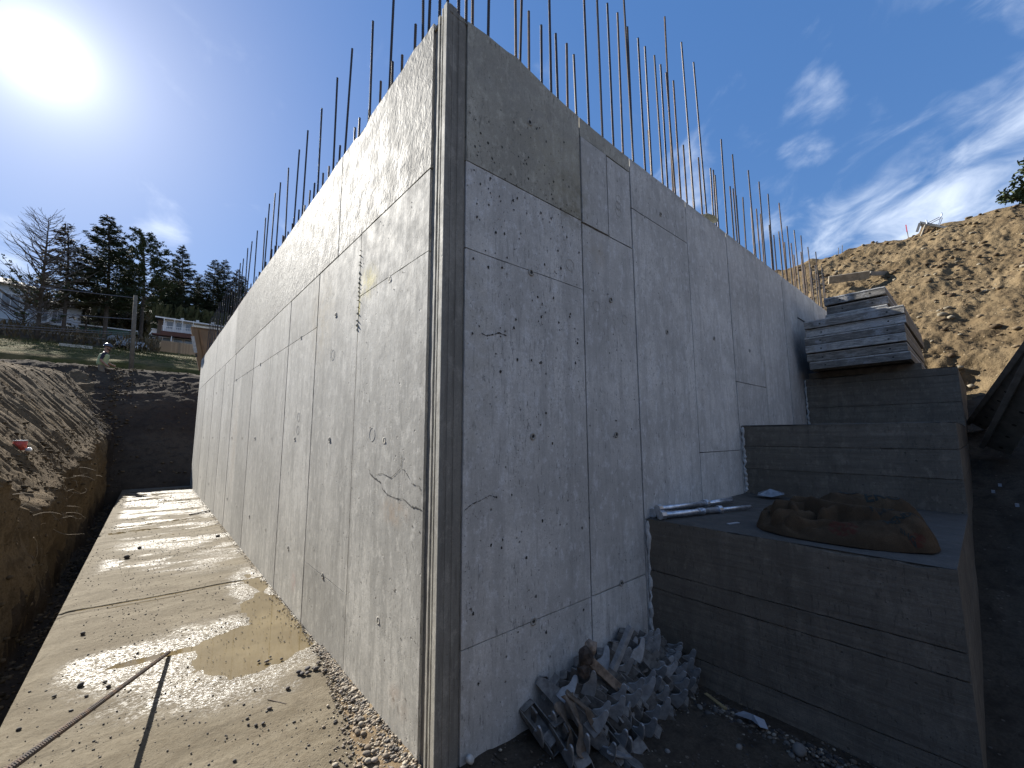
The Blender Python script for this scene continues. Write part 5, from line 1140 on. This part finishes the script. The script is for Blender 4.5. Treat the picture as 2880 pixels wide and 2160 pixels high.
TREES = [ # x, y, top z, halfwidth, kind, dens, bare, first, lean, label
 ('fir_tree', -10.0, 57.5, 23.1, 3.3, 'bare', 1.3, .75, .12, -.03, 0, 'almost bare larch with thin upswept branches, tallest at the left edge'),
 ('fir_tree', -8.6, 59.8, 23.8, 3.8, 'fir', .95, .10, .28, -.06, 1, 'thin brownish fir with a tip bent over, right of the bare tree'),
 ('fir_tree', -5.6, 60.1, 25.9, 4.6, 'fir', 1.25, .04, .30, -.06, 0, 'big full fir with the highest top, middle of the group left of the wall'),
 ('pine_tree', -2.9, 66.3, 27.1, 3.0, 'pine', .9, .15, .42, -.05, 0, 'open-crowned pine with tufted needles behind the pole'),
 ('fir_tree', -4.6, 70.5, 24.5, 3.6, 'fir', .95, .06, .22, 0, 1, 'brownish dense fir low behind the pole, under the open pine'),
 ('fir_tree', 2.1, 116.3, 45.4, 6.6, 'fir', 1.25, .02, .15, -.03, 0, 'pointed dark fir standing free above the white house'),
 ('fir_tree', 8.0, 118.0, 44.4, 5.8, 'fir', 1.25, .02, .12, -.01, 0, 'left of the twin dark firs near the wall'),
 ('fir_tree', 10.0, 119.9, 45.6, 5.4, 'fir', 1.25, .02, .12, -.01, 0, 'right of the twin dark firs near the wall, the taller one'),
 ('fir_tree', 12.2, 117.6, 43.0, 5.0, 'fir', 1.2, .05, .15, .0, 0, 'small dark fir showing among the first bars of the wall'),
 ('fir_tree', -12.6, 67.3, 19.5, 3.5, 'bare', 1.0, .9, .15, .0, 0, 'leafless small tree at the left edge above the pale house roof'),
 ('fir_tree', -8.0, 72.9, 25.3, 3.4, 'fir', .75, .12, .25, .03, 1, 'sparse fir behind, between the bent fir and the big full fir'),
 ('fir_tree', -1.6, 123.3, 39.7, 6.4, 'fir', 1.2, .04, .12, .0, 0, 'dark fir left of the pointed fir above the white house'),
 ('fir_tree', .8, 126.3, 42.0, 6.2, 'fir', 1.2, .04, .12, .02, 0, 'dark fir tucked just behind the left side of the pointed fir'),
 ('fir_tree', 5.4, 123.2, 41.5, 6.2, 'fir', 1.2, .03, .12, .0, 0, 'dark fir between the pointed fir and the twin firs'),
 ('fir_tree', 14.3, 122.4, 43.2, 5.4, 'fir', 1.1, .05, .12, .0, 0, 'dark fir furthest right, half hidden by the wall bars'),
 ('fir_tree', -10.4, 74.5, 22.5, 3.0, 'fir', .7, .15, .25, .0, 0, 'thin dark fir behind the bare tree, beside the pale house'),
 ('fir_tree', -6.3, 77.5, 24.2, 3.3, 'fir', .8, .08, .2, .0, 0, 'shorter fir in the gap behind the big full fir'),
 ('fir_tree', -7.2, 61.5, 17.5, 2.4, 'fir', .6, .35, .3, .0, 1, 'low ragged fir in front of the tan house'),
]
for i, (nm, x, y, zt, wd, kd, dn, br, fi, le, mt, lb) in enumerate(TREES):
    z = gz(x, y)-.1; conifer(nm, x, y, z, zt-z, wd, lb, G, kd, i*7+3, dn, br, fi, le, .25, mt)
conifer('pine_tree', 27.6, -5.0, 7.6, 6.0, 1.9, 'green pine at the right edge behind the crest of the dirt hill', None, 'pine', 99, 3.4, 0, .02, 0, .1, 2)
# far woods: reads as one mass behind the single trees
rs = np.random.RandomState(8); LV = []
for k in range(120):
    x = rs.uniform(-40, 45); y = rs.uniform(128, 165); h = rs.uniform(7, 13) if x < -3 else rs.uniform(13, 21); z = gz(x, y)-1; n = 230
    t = rs.rand(n)**.75; r = (1-t)*3.4*np.sqrt(rs.rand(n))+.1; a = rs.rand(n)*6.283
    P_ = np.stack([x+r*np.cos(a), y+r*np.sin(a), z+t*h], -1); d = np.stack([np.cos(a), np.sin(a), -.5-.2*rs.rand(n)], -1)*(.55+.5*rs.rand(n))[:, None]; u = np.stack([-np.sin(a), np.cos(a), 0*a], -1)*(.16+.15*rs.rand(n))[:, None]
    LV.append(np.stack([P_-u, P_+u, P_+d+u*.5, P_+d-u*.5], 1))
V = np.concatenate(LV).reshape(-1, 3); tag(link('far_woods', mesh_np('far_woods', V, np.arange(len(V)).reshape(-1, 4)), M_FIR[0]), 'dark far woods behind the houses', 'woods', kind='stuff')
# rough shrubs and dry brush on the slope
def brush(name, cx, cy, rx, ry, hh, n, mat, label, seed):
    rs = np.random.RandomState(seed); x = cx+rx*rs.uniform(-1, 1, n); y = cy+ry*rs.uniform(-1, 1, n); z = H(x, y); t = rs.rand(n); a = rs.rand(n)*6.283
    P_ = np.stack([x, y, z+hh*t], -1); d = np.stack([np.cos(a)*.4, np.sin(a)*.4, .5+rs.rand(n)*.6], -1)*(.35*hh); u = np.stack([-np.sin(a), np.cos(a), 0*a], -1)*(.05*hh)
    V = np.stack([P_-u, P_+u, P_+d+u*.4, P_+d-u*.4], 1).reshape(-1, 3); tag(link(name, mesh_np(name, V, np.arange(len(V)).reshape(-1, 4)), mat), label, 'shrubs', kind='stuff')
brush('brush', -9, 62, 8, 6, 1.5, 2600, leafmat('dry_brush', (.12, .085, .05), (.085, .07, .04)), 'brown leafless brush under the trees', 4)
brush('undergrowth', 4, 112, 16, 2, 7.5, 7000, leafmat('undergrowth_green', (.055, .065, .028), (.09, .085, .04)), 'olive undergrowth behind the white house', 5)
brush('undergrowth', -5.0, 72, 2.6, 2.5, 4.0, 1800, leafmat('undergrowth_brown', (.09, .07, .045), (.06, .06, .03)), 'brownish thicket under the firs by the pole', 6)
brush('weeds', -2, 50, 12, 12, .30, 9000, leafmat('weeds', (.10, .095, .028), (.055, .070, .018)), 'rough weeds and tufts on the far slope', 7)

# ------------------------------------------------------------------ houses
M_PANE = Mat('window_glass', .08, 0, .8); M_PANE.col(M_PANE.mix(M_PANE.rnd, (.05, .06, .08), (.16, .19, .23))); M_PANE = M_PANE.m
def wall_mat(n, c): return simple(n, c, .8, var=.08, scale=3)
M_TRIM = simple('white_trim', (.62, .63, .65), .6, var=.05); M_ROOFG = simple('shingles', (.17, .145, .12), .9, scale=6); M_DARKR = simple('dark_red_boards', (.085, .035, .025), .8)
def window(root, M, x, z, w, h, y=-.02, mull=1):
    fr = MB(); fr.box((x-.06, y-.05, z-.06), (x+w+.06, y, z)); fr.box((x-.06, y-.05, z+h), (x+w+.06, y, z+h+.06)); fr.box((x-.06, y-.05, z+.001), (x, y, z+h-.001)); fr.box((x+w, y-.05, z+.001), (x+w+.06, y, z+h-.001))
    for k in range(mull): xx = x+w*(k+1)/(mull+1); fr.box((xx-.03, y-.045, z+.001), (xx+.03, y, z+h-.001))
    f = fr.build('window', M_TRIM, root); MB().add([(x, y-.012, z), (x+w, y-.012, z), (x+w, y-.012, z+h), (x, y-.012, z+h)], [(0, 1, 2, 3)]).build('pane', M_PANE, f); return f
# white house with balconies (front along local x, facing -y)
hs = empty('house', (-2.0, 98.3, 18.0), 'pale two-storey house with balconies and a low brown roof, beyond the timber fence', 'house', rz=R(-3))
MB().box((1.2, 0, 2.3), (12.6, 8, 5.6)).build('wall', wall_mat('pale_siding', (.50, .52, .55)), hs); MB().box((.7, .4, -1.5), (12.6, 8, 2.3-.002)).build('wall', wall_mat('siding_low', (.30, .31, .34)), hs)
MB().box((.35, .8, .6), (1.19, 8, 5.4)).build('wall', simple('brown_siding', (.10, .07, .05), .8), hs)
m = MB(); m.add([(.0, -1.0, 5.62), (13.4, -1.0, 5.32), (13.4, 3.6, 6.05), (.4, 3.6, 6.35), (13.4, 9, 5.32), (.0, 9, 5.62)], [(0, 1, 2, 3), (3, 2, 4, 5), (0, 3, 5)]); o = m.build('roof', M_ROOFG, hs)
for x in (3.6, 6.0, 8.5): MB().box((x, 1.8, 5.85+.3), (x+.5, 2.3, 6.5)).build('roof_vent', M_TRIM, o)
MB().beam((.0, -1.02, 5.53), (13.4, -1.02, 5.23), .05, .22).build('fascia', M_TRIM, hs)
for x, w in ((1.7, .9), (3.1, .8), (4.5, .9), (7.2, 1.5), (9.0, .95), (10.9, 1.4)): window(hs, None, x, 3.75, w, 1.35, -.002, 1 if w > 1 else 0)
for x in (1.3, 2.8, 3.95, 5.6): MB().box((x, -1.5, 2.95), (x+.10, -1.42, 5.55)).build('balcony_post', M_TRIM, hs)
MB().box((1.0, -1.5, 2.75), (6.1, -.001, 2.93)).build('balcony_floor', M_DARKR, hs); MB().box((1.0, -1.52, 2.2), (6.1, -1.45, 2.74)).build('balcony_skirt', M_DARKR, hs)
MB().box((1.1, -1.48, 3.85), (6.0, -1.44, 3.92)).build('balcony_rail', M_TRIM, hs)
for k in range(20): MB().box((1.15+.245*k, -1.475, 2.94), (1.19+.245*k, -1.445, 3.84)).build('baluster', M_TRIM, hs)
MB().box((-.2, -1.6, 2.1), (13, -.003, 2.3-.003)).build('lower_roof', M_DARKR, hs)
for k, x in enumerate((-.2, 1.3, 2.9, 4.6, 6.3, 8.2, 9.9, 11.4)): window(hs, None, x, .55 if 1 else 0, 1.25, 1.45, .39 if x > .6 else 1.49, 0)
for x in (-.5, 2.55, 6.0, 9.6, 12.3): MB().box((x, -1.5, .0), (x+.14, -1.38, 2.09)).build('veranda_post', M_TRIM, hs)
for k in range(5): MB().box((-.6, -1.55-.02*k, -2.0+.42*k), (12.8, -1.45-.02*k, -1.62+.42*k)).build('deck_board', M_DARKR, hs)
MB().box((-1.8, -.6, -.3), (-.7, .4, 1.25)).build('cupola', simple('hood_grey', (.30, .32, .38), .5), hs)
sh = empty('shed', (-5.3, 93.0, 16.9), 'low grey shed with a flat light roof left of the white house', 'shed'); MB().box((0, 0, -1), (3.4, 3, 1.15)).build('wall', wall_mat('shed_grey', (.24, .23, .24)), sh); MB().box((-.3, -.3, 1.152), (3.9, 3.3, 1.32)).build('roof', M_TRIM, sh); MB().box((3.0, -.02, .2), (3.38, -.001, .95)).build('door', pit_m, sh)
sh = empty('garage', (-4.0, 100.0, 20.4), 'small white roof of an outbuilding among the firs, left of the white house', 'outbuilding'); MB().box((0, 0, 0), (3.0, 3, 1.3)).build('wall', M_TRIM, sh); MB().beam((-.6, 1.5, 1.36), (3.4, 1.5, 1.2), 3.6, .12).build('roof', M_TRIM, sh)
# board fence in front
fe = empty('board_fence', (-3.45, 83.2, 15.0), 'long light timber board fence below the white house', 'fence')
M_FEN = simple('fence_board', (.30, .24, .175), .85, var=.15); M_FEN2 = simple('fence_board_pale', (.36, .29, .21), .85, var=.15)
x = 0; fp = MB().box((0, -.03, 0), (.19, 0, 1.75)).mesh('fence_board'); fp.materials.append(M_FEN); fp2 = fp.copy(); fp2.materials.clear(); fp2.materials.append(M_FEN2); k = 0
while x < 12.5:
    o = link('fence_board', fp if rd.random() < .6 else fp2, None, fe); yy = -x*.64; o.location = (x, yy, -x*.140+.02 - .01*(k % 3)); x += .172; k += 1
for k in range(6): xx = k*2.4; yy = -xx*.64; MB().box((xx, yy+.05, -1.5), (xx+.12, yy+.17, 1.72-xx*.14)).build('post', M_FEN, fe)
# blue-white house on the left edge
h1 = empty('house', (-15.2, 70.2, 12.0), 'large blue-white house behind the trees at the left edge', 'house', rz=R(4))
MB().box((-6, 0, 0), (2.6, 8, 6.9)).build('wall', wall_mat('blue_white', (.50, .57, .65)), h1); MB().box((2.601, .6, .6), (6.6, 8, 5.3)).build('wall', wall_mat('white_wing', (.62, .65, .70)), h1)
m = MB(); m.add([(-7, -.7, 6.75), (3.2, -.7, 6.75), (3.2, 8.7, 6.75), (-7, 8.7, 6.75), (-3, 4, 8.5), (.2, 4, 8.5)], [(0, 1, 5, 4), (1, 2, 5), (2, 3, 4, 5), (3, 0, 4)]); m.build('roof', M_ROOFG, h1)
m = MB(); m.add([(2.62, -.2, 5.25), (7.3, -.2, 5.25), (7.3, 8.7, 5.25), (2.62, 8.7, 5.25), (2.62, 4, 6.5), (5.4, 4, 6.5)], [(0, 1, 5, 4), (1, 2, 5), (2, 3, 4, 5)]); m.build('roof', M_ROOFG, h1)
for x, z, w, h in ((-2.6, 4.2, .9, 1.4), (-1.2, 4.2, .9, 1.4), (.3, 4.2, 1.3, 1.5), (-2.6, 1.2, .9, 1.6), (-1.2, 1.2, .9, 1.6), (.3, 1.0, 1.6, 1.8)): window(h1, None, x, z, w, h, -.002)
for x, z, w, h in ((3.0, 3.2, .8, 1.4), (4.2, 3.2, .8, 1.4), (3.0, 1.0, 1.4, 1.6), (5.0, 1.0, 1.2, 1.6)): window(h1, None, x, z, w, h, .598)
MB().box((-6, -1.2, -1.5), (6.8, -.05, -.02)).build('foundation', simple('stone_base', (.10, .09, .085), .9), h1); MB().box((3, -.4, 2.75), (6.6, .59, 2.9)).build('balcony_floor', M_TRIM, h1)
# tan house
h2 = empty('house', (-9.3, 78.0, 13.2), 'tan house with a brown gable roof glimpsed between the fir trunks', 'house', rz=R(-4))
MB().box((0, 0, 0), (5.2, 7, 4.2)).build('wall', wall_mat('tan_stucco', (.30, .24, .18)), h2)
m = MB(); m.add([(-.8, -.8, 4.15), (5.8, -.8, 4.15), (5.8, 3.5, 6.6), (-.8, 3.5, 6.6), (5.8, 7.8, 4.15), (-.8, 7.8, 4.15)], [(0, 1, 2, 3), (3, 2, 4, 5)]); m.build('roof', simple('brown_roof', (.26, .18, .125), .9, scale=5), h2)
for x in (.6, 2.2, 3.8): window(h2, None, x, 2.2, 1.1, 1.3, -.002)
MB().box((-.8, -.83, 4.0), (5.8, -.78, 4.16)).build('gutter', M_TRIM, h2)
# stone wall and parked vehicles
rw = empty('retaining_wall', (-10, 58.8, 10.6), 'low stone retaining wall under the blue-white house', 'retaining wall'); MB().box((-6, 0, -.5), (5.4, .4, 1.1)).build('wall', simple('dark_stone', (.08, .07, .062), .9, scale=3, bump=.05), rw); MB().box((-6, -.05, 1.101), (5.4, .45, 1.22)).build('coping', simple('coping', (.18, .17, .16), .8), rw)
def car(name, x, y, z, rz, body, label, cat, tall=False):
    r = empty(name, (x, y, z), label, cat, rz=rz); prof = [(-2.1, .35), (-2.15, .75), (-1.95, .95), (-1.5, 1.0), (-1.0, 1.42), (.35, 1.46), (1.05, 1.02), (1.9, .88), (2.1, .65), (2.08, .35)]
    if tall: prof = [(-2.3, .4), (-2.35, 1.7), (-2.2, 1.95), (1.6, 1.95), (2.2, 1.3), (2.3, .4)]
    MB().prism(prof, -.85, .85).build('body', body, r, bevel=.06)
    if not tall:
        for sy in (-1, 1):
            MB().prism([(-1.25, 1.03), (-.92, 1.36), (-.35, 1.38), (-.35, 1.03)], sy*.852-.004, sy*.852+.004).build('side_window', M_PANE, r); MB().prism([(-.28, 1.03), (-.28, 1.38), (.30, 1.39), (.85, 1.03)], sy*.852-.004, sy*.852+.004).build('side_window', M_PANE, r)
    for wx in (-1.3, 1.3):
        for sy in (-1, 1):
            w = MB().tube([(wx, sy*.70, .33), (wx, sy*.88, .33)], .33, 18).build('wheel', simple('tyre', (.02, .02, .02), .9), r); MB().tube([(wx, sy*.881, .33), (wx, sy*.895, .33)], .19, 12).build('rim', M_GAL, w)
    MB().box((2.04, -.75, .6), (2.13, -.45, .75)).build('headlight', M_TRIM, r); MB().box((2.04, .45, .6), (2.13, .75, .75)).build('headlight', M_TRIM, r); return r
car('parked_car', -4.05, 61.0, gz(-4.05, 61)+.05, R(-8), simple('silver_paint', (.25, .28, .33), .3, .3), 'grey-blue parked car under the firs, left of the pole', 'car')
car('camper_trailer', -5.35, 62.6, gz(-5.35, 62.6)+.15, R(-6), simple('green_tarp', (.06, .11, .075), .7), 'green tarped trailer with a white roof edge, parked left of the grey car', 'trailer', True)
tag(MB().box((-2.5, -1, 2.02), (2.3, 1, 2.14)).build('roof_sheet', M_TRIM), 'white sheet lying over the green trailer', 'sheet').location = (-5.35, 62.6, gz(-5.35, 62.6)+.15)
thingbeam('log', (-7.6, 50.5, gz(-7.6, 50.5)+.15), (-5.6, 50.9, gz(-5.6, 50.9)+.15), .25, .25, simple('pale_log', (.42, .38, .32), .8), 'pale log lying on the grass left of the worker', 'log')
